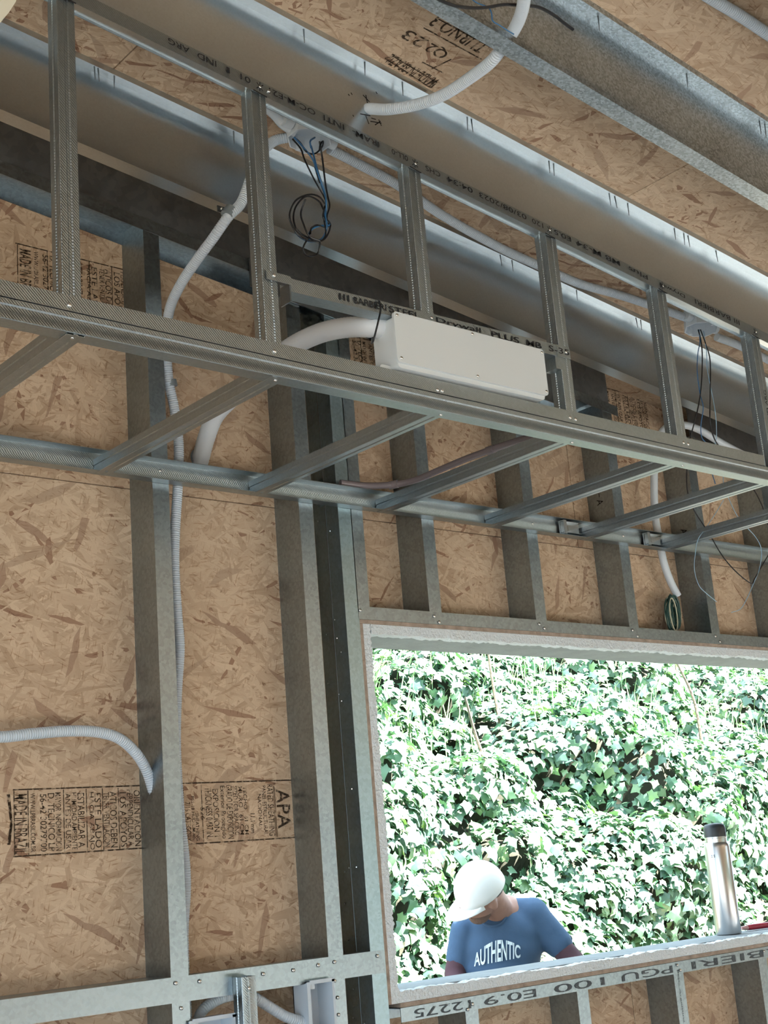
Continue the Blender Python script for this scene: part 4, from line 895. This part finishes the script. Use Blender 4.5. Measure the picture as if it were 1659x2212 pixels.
# undershirt sleeves
sl_ = MB(); capsule(sl_, J(1190, 2025, .015), elR, .050, .045, 8); capsule(sl_, elR, elR+(haR-elR)*.8, .045, .034, 6); fuse(sl_, 'undershirt_sleeve', 'maroon', man, .009, 5)
sl_ = MB(); capsule(sl_, J(994, 2060, .03), elL, .050, .045, 7); capsule(sl_, elL, elL+(haL-elL)*.8, .045, .034, 6); fuse(sl_, 'undershirt_sleeve', 'maroon', man, .009, 5)
# trousers and shoes
tr = MB(); tr.ell(pel, (.17, .13, .13), SF)
for hip, knee, ank in feet: capsule(tr, hip, knee, .098, .072, 9); capsule(tr, knee, ank, .070, .060, 9)
fuse(tr, 'trousers', 'jeans', man, .014, 4)
for hip, knee, ank in feet:
    b_ = MB(); d_ = np.array([-FW[0], -FW[1], 0]); d_ /= np.linalg.norm(d_); capsule(b_, np.array([ank[0], ank[1], GROUND+.045])-d_*.05, np.array([ank[0], ank[1], GROUND+.040])+d_*.14, .045, .040, 8); fuse(b_, 'shoe', 'bottlecap', man, .012, 3)
# cap: crown cut at the rim plane, curved brim
cp = MB(); rim0 = -.012; seg, rings = 28, 9; vs = []; fs = []
for i in range(rings+1):
    ph = math.radians(92)*i/rings
    for j in range(seg):
        th = 2*math.pi*j/seg; vs.append(hc+up_h*rim0+HF@np.array([.088*math.sin(ph)*math.cos(th), .108*math.sin(ph)*math.sin(th), .128*math.cos(ph)]))
for i in range(rings): fs += [(i*seg+j, (i+1)*seg+j, (i+1)*seg+(j+1) % seg, i*seg+(j+1) % seg) for j in range(seg)]
cp.add(vs, fs); co_ = thing('cap', '', '', (0, 0, 0)) if False else cp.build('cap', 'cap', man, smooth=60)
so2 = co_.modifiers.new('thick', 'SOLIDIFY'); so2.thickness = .003; so2.offset = -1
br = MB(); nb, mb_ = 16, 6; vs = []
for i in range(nb+1):
    th = math.radians(22+136*i/nb)
    for k in range(mb_+1):
        t = k/mb_; ex = .062*t*math.sin((i/nb)*math.pi)**.6
        q = HF@np.array([.0875*math.cos(th), .1075*math.sin(th)+ex, -.020*t+.012*t*math.sin((i/nb)*math.pi)-.002]); vs.append(hc+up_h*rim0+q)
br.add(vs, [(i*(mb_+1)+k, (i+1)*(mb_+1)+k, (i+1)*(mb_+1)+k+1, i*(mb_+1)+k+1) for i in range(nb) for k in range(mb_)])
bo_ = br.build('brim', 'cap', co_, smooth=60); q_ = bo_.modifiers.new('thick', 'SOLIDIFY'); q_.thickness = .004
MB().ell(hc+up_h*(rim0+.128), (.007, .007, .004), HF, 10, 6).build('button', 'cap', co_)
# hair edge, eyes, mouth line
MB().ell(hc-fc*.030-up_h*.012, (.0765, .070, .050), HF, 20, 12).build('hair', 'hair', man)
for s_ in (-1, 1): MB().ell(hc+sideh*.030*s_+up_h*.002+fc*.086, (.012, .007, .006), HF, 12, 8).build('eye', 'eye', man)
MB().ell(hc-up_h*.074+fc*.094, (.022, .005, .004), HF, 12, 8).build('mouth', 'lips', man)
MB().ell(hc-up_h*.098+fc*.052, (.050, .046, .030), HF, 20, 12).build('stubble', 'stubble', man)
# collar of the shirt and chest print, laid on the cloth
from mathutils.bvhtree import BVHTree
def cloth_bvh(o):
    w = wloc(o); me3 = o.data; return BVHTree.FromPolygons([tuple(np.array(v.co)+w) for v in me3.vertices], [tuple(p.vertices) for p in me3.polygons])
bv = cloth_bvh(so)
def cloth(px, py, off=.003):
    d = ray(px, py); d = d/np.linalg.norm(d); h = bv.ray_cast(Vector(EYE), Vector(d)); return (np.array(h[0])-d*off) if h[0] is not None else J(px, py, .14)
mb = MB()
def arch(u, v):
    px = 1024+100*u; bot = 2088-19*u; top = bot-22-26*math.sin(math.pi*(u*.92+.04)); return cloth(px, bot+(top-bot)*v, .007)
text_geo(mb, 'AUTHENTIC', arch, 1.0, 1.0, .022); mb.build('chest_print', 'print', so, smooth=0)
col_pts = [cloth(x, y, .001) for x, y in ((1097, 1944), (1098, 1962), (1093, 1980), (1082, 1995), (1066, 2001), (1050, 1998), (1040, 1990))]
MB().tube(col_pts, .006, 8).build('collar', 'shirt', so)
